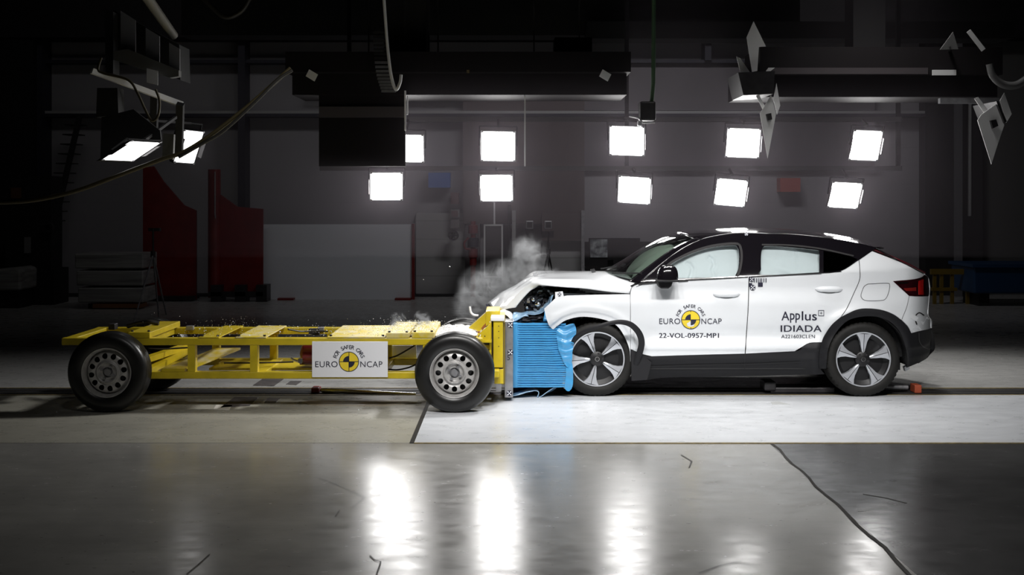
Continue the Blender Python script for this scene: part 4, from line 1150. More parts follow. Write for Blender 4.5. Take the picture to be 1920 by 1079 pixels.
MB().box(X(966, BY), X(1046, BY), BY + 0.014, BY + 0.95, zb_ + 0.005, zt_ - 0.004).build('core', M_blue, bar)
# crushed end folded over
def cfi(x, z):
    v = Vector((x * 9, 0, z * 9))
    wr = 0.012 * math.sin(z * 75 + 5 * x + 3 * mnoise.noise(v)) * (0.4 + 0.6 * sm(0.5, 0.7, z))
    cx_ = X(1060, 12.4)
    return -0.045 + 0.45 * max(0, abs(x - cx_ + 0.01) - 0.02) ** 1.0 * 0.8 + wr - 0.015 * mnoise.noise(v * 0.6)
def cpanel(name, pts, m, fi, parent=bar, t=0.01, grid=0.016):
    out = [unproj(px, py, fi) for px, py in spline(pts, 5)]
    vs, fs = fill2d(out, (), grid)
    return shell(name, vs, fs, spos(0, fi), snrm(fi), t, m, parent)
cpanel('crushed_sheet', [(1043, 623), (1047, 617), (1058, 612), (1074, 607), (1079, 613), (1080.5, 624), (1077, 640), (1073.5, 660), (1072, 680), (1066, 690), (1058, 682), (1052, 668), (1047, 655), (1044.5, 638)], M_blue, cfi)
cpanel('crushed_sheet', [(1062, 684), (1070, 676), (1074, 690), (1074, 722), (1067, 734), (1059, 728), (1061, 705)], M_blue, lambda x, z: -0.03 + 0.012 * mnoise.noise(Vector((x * 14, 1, z * 14))))
cpanel('exposed_core', [(1054, 672), (1062, 678), (1064, 700), (1062, 728), (1055, 724), (1056, 700)], mat('aluminium_honeycomb', (0.40, 0.42, 0.42), 0.3, metal=0.7, var=0.75, vscale=160), lambda x, z: -0.012 + 0.006 * mnoise.noise(Vector((x * 60, 3, z * 60))))
torn('torn_sheet', [[(945, 746, 12.4), (962, 742, 12.38), (985, 737, 12.38), (1002, 733, 12.4), (1010, 738, 12.4), (1006, 748, 12.4)], [(948, 736, 12.6), (965, 734, 12.6), (985, 731, 12.6), (1003, 730, 12.6), (1010, 734, 12.6), (1010, 744, 12.6)]], M_bluepale, 6.0, 0.012, parent=bar)
torn('torn_sheet', [[(1008, 748, 12.42), (1020, 740, 12.42), (1035, 730, 12.42), (1046, 722, 12.42)], [(1012, 746, 12.55), (1026, 738, 12.55), (1042, 729, 12.55), (1050, 722, 12.55)]], M_bluepale, 9.0, 0.01, parent=bar)
torn('torn_sheet', [[(952, 750, 12.6), (975, 750, 12.6), (1000, 749, 12.6)], [(952, 728, 12.62), (975, 728, 12.62), (1000, 728, 12.62)]], mat('dark_navy_sheet', (0.02, 0.03, 0.07), 0.4), 4.0, 0.008, parent=bar)
# ------------------------------------------------------------------ floodlights
def floodlight(quad, D, dd, label, group='floodlights on the rack', m_lit=None, hold=None):
    """quad: top-left, top-right, bottom-left picture corners of the lit face; dd: depth change along the top edge and down the side"""
    tl, tr, bl = [Vector(p) for p in quad]
    O = W(tl.x, tl.y, D); A = W(tr.x, tr.y, D + dd[0]); B = W(bl.x, bl.y, D + dd[1])
    e1, e2 = A - O, B - O
    c = O + e1 / 2 + e2 / 2
    n = e1.cross(e2).normalized()
    if n.y > 0: n = -n                       # towards the camera side
    t = thing('floodlight', tuple(c), label, 'lamp', group)
    u1, u2 = e1 / 2, e2 / 2
    dv = 0.10
    def q(k, off): return [c + u1 * sx * k + u2 * sy * k + n * off for sx, sy in ((-1, -1), (1, -1), (1, 1), (-1, 1))]
    f, bck = q(1.0, 0.0), q(0.72, -dv * 1.6); r_ = q(1.06, 0.004); fi_ = q(1.0, 0.004)
    b = MB(); b.add(q(1.06, 0.006) + q(1.06, -0.05) + bck, [(0, 4, 5, 1), (1, 5, 6, 2), (2, 6, 7, 3), (3, 7, 4, 0), (4, 8, 9, 5), (5, 9, 10, 6), (6, 10, 11, 7), (7, 11, 8, 4), (8, 11, 10, 9)])
    b.build('housing', M_black, t)
    MB().add(f, [(0, 1, 2, 3)]).build('diffuser', m_lit or M_lamp, t)
    for s in (-1, 1):                        # barn door slivers at the sides
        p = c + u1 * s * 1.10; MB().obox(p + n * 0.03, u1.normalized() * 0.004, u2 * 0.55, n * 0.035).build('barn_door', M_darkmet, t)
    for sx in (-0.95, 0.95):
        for sy in (-1, 1):
            MB().obox(c + u1 * sx + u2 * sy * 1.0 + n * 0.008, u1.normalized() * 0.012, u2.normalized() * 0.012, n * 0.005).build('corner_clip', M_greysteel, t)
    y = MB(); top = c - u2 * 1.35 - n * 0.08
    for s in (-1, 1): y.bar(c + u1 * s * 1.14 - n * 0.04, top + u1 * s * 1.14, 0.014, 0.03, up=(0, 1, 0))
    y.bar(top - u1 * 1.14, top + u1 * 1.14, 0.014, 0.03, up=(0, 1, 0))
    if hold: y.bar(top, Vector((top.x, hold[1], H - (hold[0] - YH) * hold[1] / F)), 0.025, 0.025, up=(1, 0, 0))
    y.build('yoke', M_black, t)
    return t
LD = 16.6
FL = [([(731, 253), (793, 254), (732, 303)], 'floodlight in the upper row half hidden by the black hanging panel'),
      ([(903, 247), (965, 248), (903, 301)], 'lit floodlight in the upper row, second from the left, above the smoke'),
      ([(1144, 237), (1207, 239), (1144, 290)], 'lit floodlight in the upper row under the green hanging pole'),
      ([(1365, 241), (1426, 243), (1361, 294)], 'lit floodlight in the upper row beside the white pointed sheet'),
      ([(1602, 245), (1655, 247), (1592, 299)], 'tilted floodlight at the right end of the upper row'),
      ([(695, 325), (754, 325), (695, 375)], 'lit floodlight at the left end of the lower row above the grey board'),
      ([(901, 329), (960, 329), (902, 377)], 'lit floodlight in the lower row above the tall framed panel'),
      ([(1161, 331), (1220, 335), (1159, 379)], 'lit floodlight in the middle of the lower row above the car bonnet'),
      ([(1346, 335), (1402, 340), (1339, 383)], 'lit floodlight in the lower row above the car roof'),
      ([(1562, 342), (1617, 345), (1552, 388)], 'tilted floodlight at the right end of the lower row behind the car tail')]
for k, (q, lb) in enumerate(FL):
    floodlight(q, LD, (0.0, 0.05), lb, hold=(224 if k < 5 else 316, 16.95))
floodlight([(245, 265), (301, 268), (191, 300)], 11.3, (0.27, -0.27), 'strongly tilted floodlight on the left hoist, left of the pair', 'floodlights on the hoist', M_lamph, (220, 12.6))
floodlight([(345, 244), (382, 248), (326, 304)], 15.0, (0.32, 0.05), 'upright floodlight on the left hoist, right of the pair, crossed by a cable', 'floodlights on the hoist', M_lamph, (225, 13.2))
# rack bars that carry them
rack = thing('lamp_rack', tuple(W(1170, 180, 17.0)), 'dark steel lamp rack with two long bars carrying the ten floodlights', 'rack')
for yy in (224, 316):
    p, q = W(600, yy, 16.95), W(1690, yy, 16.95); MB().bar(p, q, 0.06, 0.06).build('cross_bar', mat('rack_bar_grey', (0.10, 0.095, 0.10), 0.5), rack)
for xx, yy in ((655, 320), (1175, 320), (1684, 320)):
    p, q = W(xx, yy, 16.98), W(xx, -690, 16.98); MB().bar(p, q, 0.05, 0.05, up=(0, 1, 0)).build('hanger', M_darkmet, rack)
# ------------------------------------------------------------------ dark gantries overhead
def pbox(name, x0, y0, x1, y1, D, dep, m, parent=None, bevel=0.0):
    a, b = W(x0, y1, D), W(x1, y0, D)
    return MB().box(a.x, b.x, D, D + dep, a.z, b.z).build(name, m, parent, bevel=bevel)
g1 = thing('gantry', tuple(W(860, 180, 15.6)), 'wide near-black ceiling gantry over the trolley and smoke', 'gantry')
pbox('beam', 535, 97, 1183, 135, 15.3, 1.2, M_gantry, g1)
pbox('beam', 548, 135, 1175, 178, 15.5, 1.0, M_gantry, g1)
pbox('side_panel', 598, 178, 760, 312, 15.55, 0.06, M_gantry, g1)
pbox('panel_rib', 598, 200, 760, 220, 15.5, 0.05, mat('gantry_grey', (0.07, 0.06, 0.065), 0.5), g1)
pbox('lit_edge_strip', 758, 170, 761, 245, 15.4, 0.03, M_wlbl, g1); pbox('lit_edge_strip', 983, 178, 985.5, 312, 15.4, 0.03, M_wlbl, g1); pbox('lit_edge_strip', 763, 180, 765, 215, 15.45, 0.03, M_wlbl, g1)  # lit edges of the hanging frame put in as white strips
for a, b in ((575, 135), (1125, 135)):
    p = W(a, b, 15.28); MB().obox(p + Vector((0.06, 0, -0.04)), (0.05, 0, -0.03), (0, 0.01, 0), (0.02, 0, 0.04)).build('plate', M_wlbl, g1)
pbox('hanger', 720, -770, 800, 97, 15.7, 0.5, M_black, g1); pbox('hanger', 1040, 70, 1110, 97, 15.7, 0.5, M_black, g1)
for a in (690, 757, 803, 820, 1000, 1085): pbox('hanger_rod', a, 0, a + 2.5, 97, 15.6, 0.02, M_darkmet, g1)
pbox('gantry_label', 875, 131, 880, 137, 15.28, 0.01, M_edge, g1)
g2 = thing('gantry', tuple(W(1640, 190, 15.4)), 'near-black ceiling gantry at right above the car tail', 'gantry')
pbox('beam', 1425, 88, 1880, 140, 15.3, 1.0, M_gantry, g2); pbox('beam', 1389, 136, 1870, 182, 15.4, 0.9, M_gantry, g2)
pbox('panel_rib', 1440, 127, 1740, 139, 15.28, 0.02, mat('gantry_grey', (0.07, 0.06, 0.065), 0.5), g2)
pbox('hanger', 1600, -770, 1660, 90, 15.7, 0.4, M_black, g2); pbox('plate', 1749, 131, 1793, 141, 15.25, 0.03, M_wlbl, g2)
pbox('rail_pipe', 1763, 184, 1876, 194, 15.2, 0.08, M_greysteel, g2)
g3 = thing('ceiling_truss', tuple(W(960, 40, 17)), 'black ceiling truss across the top of the hall', 'truss')
pbox('beam', 340, -60, 1500, 66, 19.0, 0.6, M_black, g3); pbox('beam', 1100, 40, 1900, 72, 18.5, 0.6, M_black, g3)
# cable chain on the left gantry
ch = thing('cable_chain', tuple(W(722, 130, 15.2)), 'grey plastic cable chain hanging in a loop from the left gantry', 'cable chain')
L1 = curve3([W(699, 60, 15.1), W(701, 100, 15.1), W(706, 140, 15.1), W(715, 170, 15.1)], 5)
for k, p in enumerate(L1):
    MB().box(p.x, p.x + 0.165, p.y, p.y + 0.02, p.z - 0.018, p.z + 0.010).build('chain_link', M_greysteel if k > 6 else M_darkmet, ch)
MB().tube(curve3([W(720, 0, 15.1), W(726, 80, 15.1), W(733, 140, 15.1), W(742, 168, 15.1), W(750, 155, 15.1), W(752, 140, 15.1)], 6), 0.018, 8).build('cable', M_wlbl, ch, smooth=60)
# green pole with camera head
gp = thing('hanging_pole', tuple(W(1225, 200, 15.2)), 'thin green vertical pole hanging from the ceiling with camera head', 'pole')
MB().tube([W(1226, -60, 15.2), W(1225, 155, 15.2), W(1222, 192, 15.2)], 0.024, 8).build('pole', mat('green_paint', (0.06, 0.12, 0.06), 0.5), gp, smooth=60)
pbox('camera_head', 1200, 190, 1230, 226, 15.1, 0.2, M_darkmet, gp, 0.02)
MB().tube(curve3([W(1180, 218, 15.1), W(1198, 222, 15.1), W(1206, 230, 15.1), W(1228, 230, 15.1)], 5), 0.012, 6).build('bracket', M_greysteel, gp, smooth=60)
pbox('camera_lens', 1196, 226, 1204, 236, 15.05, 0.1, M_greysteel, gp, 0.01)
# white pointed sheets with brackets
def sheet_blades(name, polys, D, label, black=()):
    c = W(polys[0][0][0], polys[0][0][1], D)
    t = thing(name, tuple(c), label, 'bracket')
    for k, po in enumerate(polys):
        MB().prism([W(p[0], p[1], D + 0.05 * k) for p in po], (0, 0.012, 0)).build('sheet', M_wlbl, t)
    for k, po in enumerate(black):
        MB().prism([W(p[0], p[1], D - 0.05) for p in po], (0, 0.75 if k == len(black) - 1 else 0.10, 0)).build('clamp', M_darkmet, t)
    return t
sheet_blades('pointed_bracket', [[(1425, 213), (1446, 178), (1455, 214), (1439.5, 297)], [(1456, 156), (1463, 198), (1457, 215), (1450, 187)], [(1417, 178), (1424, 179), (1443, 217), (1439, 224)], [(1413, 40), (1436, 87), (1423, 88), (1420, 133), (1410, 135), (1400, 70)], [(1381, 106), (1388, 109), (1406, 135), (1389, 138)], [(1441, 127), (1453, 127), (1425, 149)]], 14.8,
             'white pointed sheet metal bracket hanging between the two right upper floodlights', [[(1437, 214), (1446, 212), (1448, 224), (1440, 226)], [(1384, 136), (1453, 133), (1450, 176), (1394, 179)]])
sheet_blades('pointed_bracket', [[(1833, 226), (1840, 215), (1870, 194), (1883, 235), (1871, 270), (1859, 308)], [(1827, 185), (1834, 182), (1868, 226), (1862, 236)], [(1875, 189), (1883, 174), (1897, 214), (1887, 230)]], 14.8,
             'white pointed sheet metal bracket at the right edge beyond the floodlights', [[(1858, 226), (1868, 224), (1872, 236), (1862, 241)], [(1868, 190), (1872, 190), (1888, 228), (1884, 231)]])
b = thing('bracket_plate', tuple(W(1790, 80, 15)), 'grey triangular plate above the right gantry', 'plate')
MB().prism([W(1763, 93, 15), W(1787, 60, 15), W(1797, 92, 15)], (0, 0.02, 0)).build('sheet', mat('dim_sheet', (0.2, 0.2, 0.2), 0.5), b)
MB().bar(W(1780, 90, 15.0), W(1780, 96, 15.45), 0.03, 0.03).build('arm', M_darkmet, b)
MB().bar(W(1816, 58, 14.9), W(1844, 94, 14.9), 0.05, 0.02, up=(0, 1, 0)).build('white_rod', M_wlbl, b)  # plain white rod, gives no light
o = MB().tube(curve3([W(1856, 120, 14.9), W(1862, 142, 14.9), W(1880, 158, 14.9), W(1905, 160, 14.9), W(1930, 145, 14.9)], 8), 0.045, 12).build('duct_hose', mat('grey_hose', (0.12, 0.12, 0.12), 0.5), smooth=60)
tag(o, 'grey ribbed hose looping at the top right corner', 'hose')
# ------------------------------------------------------------------ hoist on the left with its cables
hs = thing('hoist', tuple(W(270, 190, 12.6)), 'dark hoist carriage with pale panels and a white slanting beam at upper left', 'hoist')
M_hp = mat('hoist_panel', (0.24, 0.24, 0.25), 0.5)
def hquad(name, pts, D, m, th=0.02, parent=None): return MB().prism([W(p[0], p[1], D) for p in pts], (0, th, 0)).build(name, m, parent or hs)
hquad('panel', [(226, 20), (254, 38), (254, 112), (226, 98)], 12.6, M_hp); hquad('panel', [(273, 52), (299, 68), (299, 132), (273, 118)], 12.6, M_hp); hquad('panel', [(317, 80), (337, 92), (337, 140), (317, 132)], 12.6, M_hp)
hquad('back_plate', [(212, 18), (336, 84), (338, 150), (212, 100)], 12.75, M_black, 0.4)
hquad('lower_frame', [(212, 96), (240, 92), (335, 132), (335, 143), (318, 146), (212, 112)], 12.5, mat('hoist_frame', (0.12, 0.12, 0.115), 0.5), 0.1)
hquad('post', [(196, 20), (212, 22), (212, 138), (198, 138)], 12.6, M_black, 0.2)
MB().bar(W(172, 133, 12.4), W(341, 196, 12.9), 0.06, 0.05).build('beam', M_wlbl, hs)
for a, b_ in ((290, 205), (338, 225)): MB().bar(W(a, b_ - 30, 12.8), W(a - 2, b_ + 60, 13.2), 0.07, 0.05, up=(0, 1, 0)).build('drop_arm', M_black, hs)
hquad('motor', [(182, 165), (220, 165), (222, 215), (180, 220)], 12.5, M_black, 0.2)
hquad('bracket', [(306, 250), (326, 252), (324, 300), (304, 296)], 12.9, mat('hoist_frame', (0.12, 0.12, 0.115), 0.5), 0.06)
hquad('lamp_cover', [(190, 220), (250, 205), (300, 245), (302, 262), (240, 262), (188, 300)], 11.75, M_black, 0.03)
lab = hquad('notice', [(275, 128), (296, 133), (296, 160), (275, 155)], 12.38, M_board, 0.005)
MB().tube([W(272, -10, 12.4), W(326, 68, 12.9)], [0.05, 0.045], 10).build('strut', mat('grey_strut', (0.22, 0.21, 0.18), 0.5), hs, smooth=60)
def cable(pts, D, label, r=0.014, m=None, name='cable'):
    o = MB().tube(curve3([W(p[0], p[1], D if len(p) < 3 else p[2]) for p in pts], 8), r, 8).build(name, m or M_cabley, smooth=60)
    return tag(o, label, 'cable')
cable([(-20, 381), (60, 376), (140, 359), (215, 332), (300, 300), (345, 285), (400, 250), (470, 195), (545, 128)], 11.0, 'long worn yellow cable sagging from the left edge up to the gantry', 0.018)
cable([(335, 295), (375, 272), (420, 245), (480, 190), (520, 150), (548, 132)], 10.98, 'dark cable running beside the long yellow cable past the floodlight', 0.014, M_cable)
cable([(190, 108), (184, 130), (196, 138), (240, 150), (258, 175), (272, 205), (284, 226), (296, 218), (299, 190), (292, 168)], 12.2, 'looped yellow cable hanging from the white hoist beam', 0.012)
cable([(380, -5), (410, 25), (430, 32), (455, 18), (470, -8)], 15.0, 'drooping cable loop at the top edge above the left hoist', 0.03, M_cable)
# ------------------------------------------------------------------ background things along the back wall
def ground(px, D): return ((px - 960) * D / F, D, 0)
D1 = 24.6
gb = thing('barrier_board', ground(632, D1), 'large plain grey board standing on the floor behind the trolley', 'board')
pbox('board', 490, 421, 774, 563, D1, 0.08, mat('grey_board_paint', (0.74, 0.77, 0.82), 0.5), gb)
pbox('edge_post', 772, 420, 777, 563, D1 - 0.04, 0.14, M_red, gb)
for a in (520, 740): pbox('foot', a, 560, a + 30, 564, D1 - 0.2, 0.6, M_red, gb)
rp = thing('shield_panel', ground(315, 24.3), 'tall dark red shield with slanting top at left behind the tripod', 'shield')
MB().prism([W(p[0], p[1], 24.3) for p in ((268, 315), (288, 312), (306, 340), (345, 385), (368, 395), (368, 562), (268, 562))], (0, 0.06, 0)).build('panel', M_red, rp)
pbox('foot', 275, 556, 362, 563, 24.1, 0.5, M_darkmet, rp)
rp2 = thing('shield_panel', ground(440, 24.2), 'red post with low red shield beside the grey board', 'shield')
MB().prism([W(p[0], p[1], 24.2) for p in ((413, 365), (445, 388), (493, 392), (493, 556), (413, 556))], (0, 0.06, 0)).build('panel', M_red, rp2)
MB().cyl(W(402, 558, 24.2), W(402, 318, 24.2), 0.115, 20).build('post', M_red, rp2, smooth=40)
MB().tube([W(403, 322, 24.05), W(403, 400, 24.05), W(404, 410, 24.05)], 0.012, 6).build('rod', M_greysteel, rp2)
for a in (395, 440, 480): pbox('foot', a, 535, a + 20, 575, 24.0, 0.4, M_darkmet, rp2)
pbox('foot_rail', 390, 548, 493, 556, 24.0, 0.3, M_darkmet, rp2)
ws = thing('wrapped_stack', ground(205, 22.5), 'stack of pale wrapped sheets on legs at left under the red shield', 'stack')
M_wrap = mat('pale_wrap', (0.38, 0.38, 0.37), 0.4, var=0.5, vscale=3, stretch=(0.4, 1, 6))
for k in range(3): pbox('sheet_pack', 140 + 3 * k, 476 + 32 * k, 268, 504 + 32 * k, 22.4, 0.9, M_wrap, ws, 0.02)
for a in (165, 250): pbox('leg', a, 570, a + 10, 588, 22.5, 0.2, M_darkmet, ws)
MB().box(*[W(170, 0, 22.3).x, W(260, 0, 22.3).x], 22.4, 22.8, W(0, 578, 22.4).z, W(0, 570, 22.4).z).build('pallet', mat('orange_wood', (0.22, 0.09, 0.03), 0.6), ws)
lw = thing('wrapped_bale', ground(18, 22.5), 'pale wrapped bale at the left edge of the hall', 'bale')
MB().prism([W(p[0], p[1], 22.5) for p in ((-30, 508), (28, 502), (39, 506), (38, 545), (-30, 545))], (0, 0.8, 0)).build('bale', M_wrap, lw, bevel=0.04)
pbox('stand', -25, 545, 36, 583, 22.6, 0.6, M_black, lw)
def tripod(cx, top, by, feet, D, label, m, head=None):
    t = thing('tripod', ground(cx, D), label, 'tripod')
    hub = W(cx, top, D)
    for fxp, dd in feet:
        g = (fxp - 960) * (D + dd) / F
        MB().tube([hub, Vector((g, D + dd, 0.0))], [0.016, 0.012], 8).build('leg', m, t, smooth=60)
    MB().cyl(hub - Vector((0, 0, 0.04)), hub + Vector((0, 0, 0.06)), 0.04, 12).build('hub', M_darkmet, t, smooth=40)
    if head:
        MB().cyl(hub, W(cx, head, D), 0.016, 8).build('centre_column', M_darkmet, t)
    return t
tp = tripod(287, 478, 580, ((250, -1.2), (298, -0.2), (312, 0.3)), 21.0, 'thin pale tripod standing before the red shield at left', M_greysteel, 430)
pbox('head_plate', 278, 428, 299, 434, 21.0, 0.1, M_darkmet, tp)
def box_lamp(px, py, D, label):
    t = thing('box_light', tuple(W(px, py, D)), label, 'light')
    pbox('case', px - 7, py - 7.5, px + 7, py + 7.5, D, 0.15, M_greysteel, t, 0.01); pbox('glass', px - 5, py - 5.5, px + 5, py + 5.5, D - 0.008, 0.01, M_darkmet, t)
    return t
t2 = tripod(1028, 473, 575, ((1008, -0.2), (1031, -0.4), (1046, 0.2)), 24.5, 'dark tripod behind the smoke carrying a square light', M_darkmet, 436)
pbox('mount_box', 1016, 434, 1038, 446, 24.5, 0.12, M_darkmet, t2)
box_lamp(1028, 422, 24.4, 'square unlit light on top of the dark tripod behind smoke')
bl2 = box_lamp(993, 422, 25.2, 'square unlit light on the wall left of the dark tripod')
pbox('wall_arm', 985, 430, 1000, 452, 25.25, 0.75, M_darkmet, bl2)
def sign(name, x0, y0, x1, y1, D, m, label, cat='sign'):
    return tag(pbox(name, x0, y0, x1, y1, 25.66, 0.36, m), label, cat)
sign('wall_sign', 803, 324, 844, 352, 25.4, M_signb, 'plain blue rectangular sign on the back wall between floodlights')
sign('notice_board', 845, 361, 860, 383, 25.6, mat('brown_notice', (0.16, 0.09, 0.09), 0.5), 'narrow brown notice on the back wall, top of three')
nb_ = sign('notice_board', 846.5, 395.5, 858.5, 406.5, 25.6, mat('brown_notice', (0.16, 0.09, 0.09), 0.5), 'small square brown notice in pale frame on the back wall')
MB().box(*[W(844, 0, 25.62).x, W(861, 0, 25.62).x], 25.68, 25.98, W(0, 408, 25.62).z, W(0, 393, 25.62).z).build('frame', M_greysteel, nb_)
sign('notice_board', 845, 412, 861, 428, 25.62, mat('dim_notice', (0.24, 0.22, 0.22), 0.5), 'dim grey notice on the back wall above the hose reel')
hr = thing('hose_reel', tuple(W(850, 442, 25.5)), 'round dark fire hose reel on the back wall', 'hose reel')
MB().lathe(W(850, 442, 25.45), (0, 1, 0), [(0.07, 0.0), (0.095, 0.0), (0.1, 0.03), (0.1, 0.15), (0.07, 0.15)], 32, closed=True).build('reel', mat('dark_hose', (0.05, 0.04, 0.05), 0.5), hr, smooth=40)
for k in range(3): a = k * PI / 3; MB().bar(W(850, 442, 25.5) - Vector((0.08 * math.cos(a), 0, 0.08 * math.sin(a))), W(850, 442, 25.5) + Vector((0.08 * math.cos(a), 0, 0.08 * math.sin(a))), 0.02, 0.02, up=(0, 1, 0)).build('spoke', M_darkmet, hr)
MB().cyl(W(850, 442, 25.55), W(850, 442, 25.9), 0.03, 12).build('wall_bracket', M_darkmet, hr)
fp = thing('fire_valve', ground(887, 25.2), 'red fire water standpipe with valves against the back wall', 'standpipe')
M_fr = mat('fire_red', (0.20, 0.02, 0.02), 0.45)
MB().cyl(Vector((W(887, 0, 25.2).x, 25.2, 0)), W(887, 415, 25.2), 0.05, 14).build('pipe', M_fr, fp, smooth=40)
for yy, r in ((430, 0.09), (455, 0.11), (475, 0.09), (490, 0.07)): MB().lathe(W(887, yy, 25.2), (0, 0, 1), [(0, -.1), (r, -.08), (r, .08), (0, .1)], 16).build('valve', M_fr if yy != 455 else M_col, fp, smooth=40)
MB().tube(curve3([W(879, 446, 25.1), W(871, 455, 25.1), W(872, 466, 25.1), W(882, 468, 25.1)], 6), 0.02, 8).build('handle', M_fr, fp, smooth=60)
tf = thing('framed_panel', ground(925, 25.0), 'tall dark panel with thin pale frame standing behind the smoke', 'panel')
pbox('panel', 909, 424, 941, 518, 25.0, 0.1, mat('panel_dark', (0.10, 0.09, 0.095), 0.5), tf)
for q in ((907, 422, 910, 520), (940, 422, 943, 520), (907, 421, 943, 424), (907, 518, 943, 521)): pbox('frame_bar', *q, 24.97, 0.06, M_wlbl, tf)
pbox('conduit', 925.5, 380, 928.5, 422, 25.0, 0.06, M_wlbl, tf); pbox('base', 910, 521, 941, 566, 25.0, 0.5, M_darkmet, tf)
mo = thing('monitor', tuple(W(1122, 480, 24.6)), 'dark monitor showing a grey mottled picture behind the bonnet', 'monitor')
pbox('case', 1104, 447, 1200, 488, 24.62, 0.06, M_black, mo); pbox('stand', 1140, 486, 1150, 560, 24.7, 0.1, M_black, mo)
pbox('screen', 1107, 449, 1139, 483, 24.6, 0.015, mat('mottled_screen', (0.05, 0.06, 0.07), 0.3, var=1.0, vscale=9, vcol=(0.55, 0.6, 0.62)), mo)
sign('hazard_sign', 1463, 334, 1501, 360, 25.5, M_orange, 'dull orange rectangular sign on the wall between right floodlights')
sign('safety_sign', 1750, 424, 1766, 447, 25.2, mat('dim_white_sign', (0.42, 0.42, 0.42), 0.5), 'small pale safety sign in the dark right wall bay')
yr = thing('barrier_rail', ground(1775, 23.5), 'dull yellow guard rail standing behind the car tail', 'barrier')
M_dy = mat('dull_yellow', (0.20, 0.13, 0.012), 0.5)
for q in ((1746, 505, 1820, 515), (1748, 540, 1795, 546)): pbox('rail', *q, 23.5, 0.08, M_dy, yr)
for a in (1750, 1763, 1783, 1812): pbox('post', a, 505, a + 6, 571, 23.52, 0.06, M_dy, yr)
bb_ = thing('storage_bin', ground(1900, 23.0), 'large dark blue bin at the right edge of the hall', 'bin')
pbox('bin', 1826, 500, 2010, 551, 23.0, 1.2, M_bluep, bb_, 0.03); pbox('rim', 1824, 496, 2012, 502, 22.95, 1.3, M_bluep, bb_)
for a in (1835, 1960): pbox('foot', a, 551, a + 20, 575, 23.1, 0.8, M_black, bb_)
sc_ = thing('staircase', ground(120, 24.8), 'dark steel staircase flight against the left wall', 'stairs')
MB().bar(W(150, 215, 24.8), W(100, 432, 24.8), 0.05, 0.2, up=(0, 1, 0)).build('stringer', M_black, sc_)
MB().bar(Vector((W(100, 0, 24.8).x, 24.8, 0)), W(100, 440, 24.8), 0.15, 0.15, up=(0, 1, 0)).build('post', M_black, sc_)
for k in range(12):
    p = W(150 - 50 * k / 12, 215 + 217 * k / 12, 24.8); MB().box(p.x - 0.25, p.x + 0.05, 24.8, 25.2, p.z - 0.02, p.z).build('tread', M_black, sc_)
mc_ = thing('machine', ground(45, 23.5), 'dark machine cabinet with hanging pipes at the far left', 'machine')
pbox('cabinet', 10, 330, 95, 505, 23.4, 0.6, M_black, mc_); pbox('control_panel', 45, 445, 56, 475, 23.35, 0.05, mat('dim_sheet', (0.2, 0.2, 0.2), 0.5), mc_)
pbox('warning_plate', 20, 352, 38, 372, 23.35, 0.05, mat('dim_orange', (0.12, 0.05, 0.02), 0.5), mc_)
pbox('plinth', 5, 505, 100, 575, 23.3, 0.8, M_black, mc_)
MB().lathe(W(88, 427, 23.3), (0, 1, 0), [(0.05, 0), (0.1, 0), (0.1, 0.1), (0.05, 0.1)], 20, closed=True).build('handwheel', M_darkmet, mc_)
# ------------------------------------------------------------------ tow gear on the track
th = thing('tow_clamp', (W(593, 734, 12.75).x, 12.75, 0), 'dark red tow clamp with steel rod lying on the floor track under the plaque', 'tow clamp')
q = W(593, 734, 12.75); MB().box(q.x - .04, q.x + .035, 12.68, 12.83, 0.006, W(0, 726, 12.75).z).build('clamp', M_red, th, bevel=0.01)
MB().tube([W(600, 732, 12.72), W(606, 733, 12.72), W(640, 734, 12.68), W(780, 741, 12.6)], [0.012, 0.022, 0.022, 0.020], 12).build('rod', M_chrome, th, smooth=60)
th = thing('tow_clamp', (W(1717, 729, 12.75).x, 12.75, 0), 'orange red tow block with steel rod behind the rear car wheel', 'tow clamp')
a_, b_ = W(1711, 738, 12.75), W(1724, 721, 12.75); MB().box(a_.x, b_.x, 12.68, 12.83, 0.006, b_.z).build('clamp', mat('orange_red', (0.45, 0.09, 0.04), 0.5), th, bevel=0.006)
MB().tube([W(1610, 726, 12.78), W(1702, 727, 12.78)], 0.024, 12).build('rod', M_greysteel, th, smooth=60)
cr = thing('tow_carriage', (W(1470, 722, 12.8).x, 12.8, 0), 'dark oily tow carriage lying on the track under the car sill', 'carriage')
MB().box(W(1440, 0, 12.8).x, W(1560, 0, 12.8).x, 12.68, 12.95, 0.008, 0.06).build('body', M_darkmet, cr, bevel=0.01)
MB().box(W(1428, 0, 12.8).x, W(1450, 0, 12.8).x, 12.66, 12.9, 0.03, 0.12).build('hook', M_darkmet, cr, bevel=0.015)
# ------------------------------------------------------------------ dust and splinters
random.seed(21)
def bits(name, n, gen, smin, smax, m, label, cat):
    b = MB()
    for _ in range(n):
        c = gen(); s = random.uniform(smin, smax)
        v = [c + Vector((random.uniform(-1, 1), random.uniform(-1, 1), random.uniform(-1, 1))) * s for _ in range(4)]
        b.add(v, [(0, 1, 2), (0, 2, 3), (0, 3, 1), (1, 3, 2)])
    o = b.build(name, m); return tag(o, label, cat, kind='stuff')
def on_deck():
    r = random.random()
    x = tx(random.gauss(790, 70)) if r < 0.82 else tx(random.uniform(300, 880))
    x = min(max(x, tx(290)), tx(900))
    inside = random.uniform(TN + 0.0, TF)
    return Vector((x, inside, zt1 + random.uniform(0.012, 0.018) + (0.045 if tx(722) < x < tx(816) else 0)))
bits('glass_grit', 3600, on_deck, 0.002, 0.007, M_dust, 'white glass grit and dust scattered over the yellow trolley deck', 'debris')
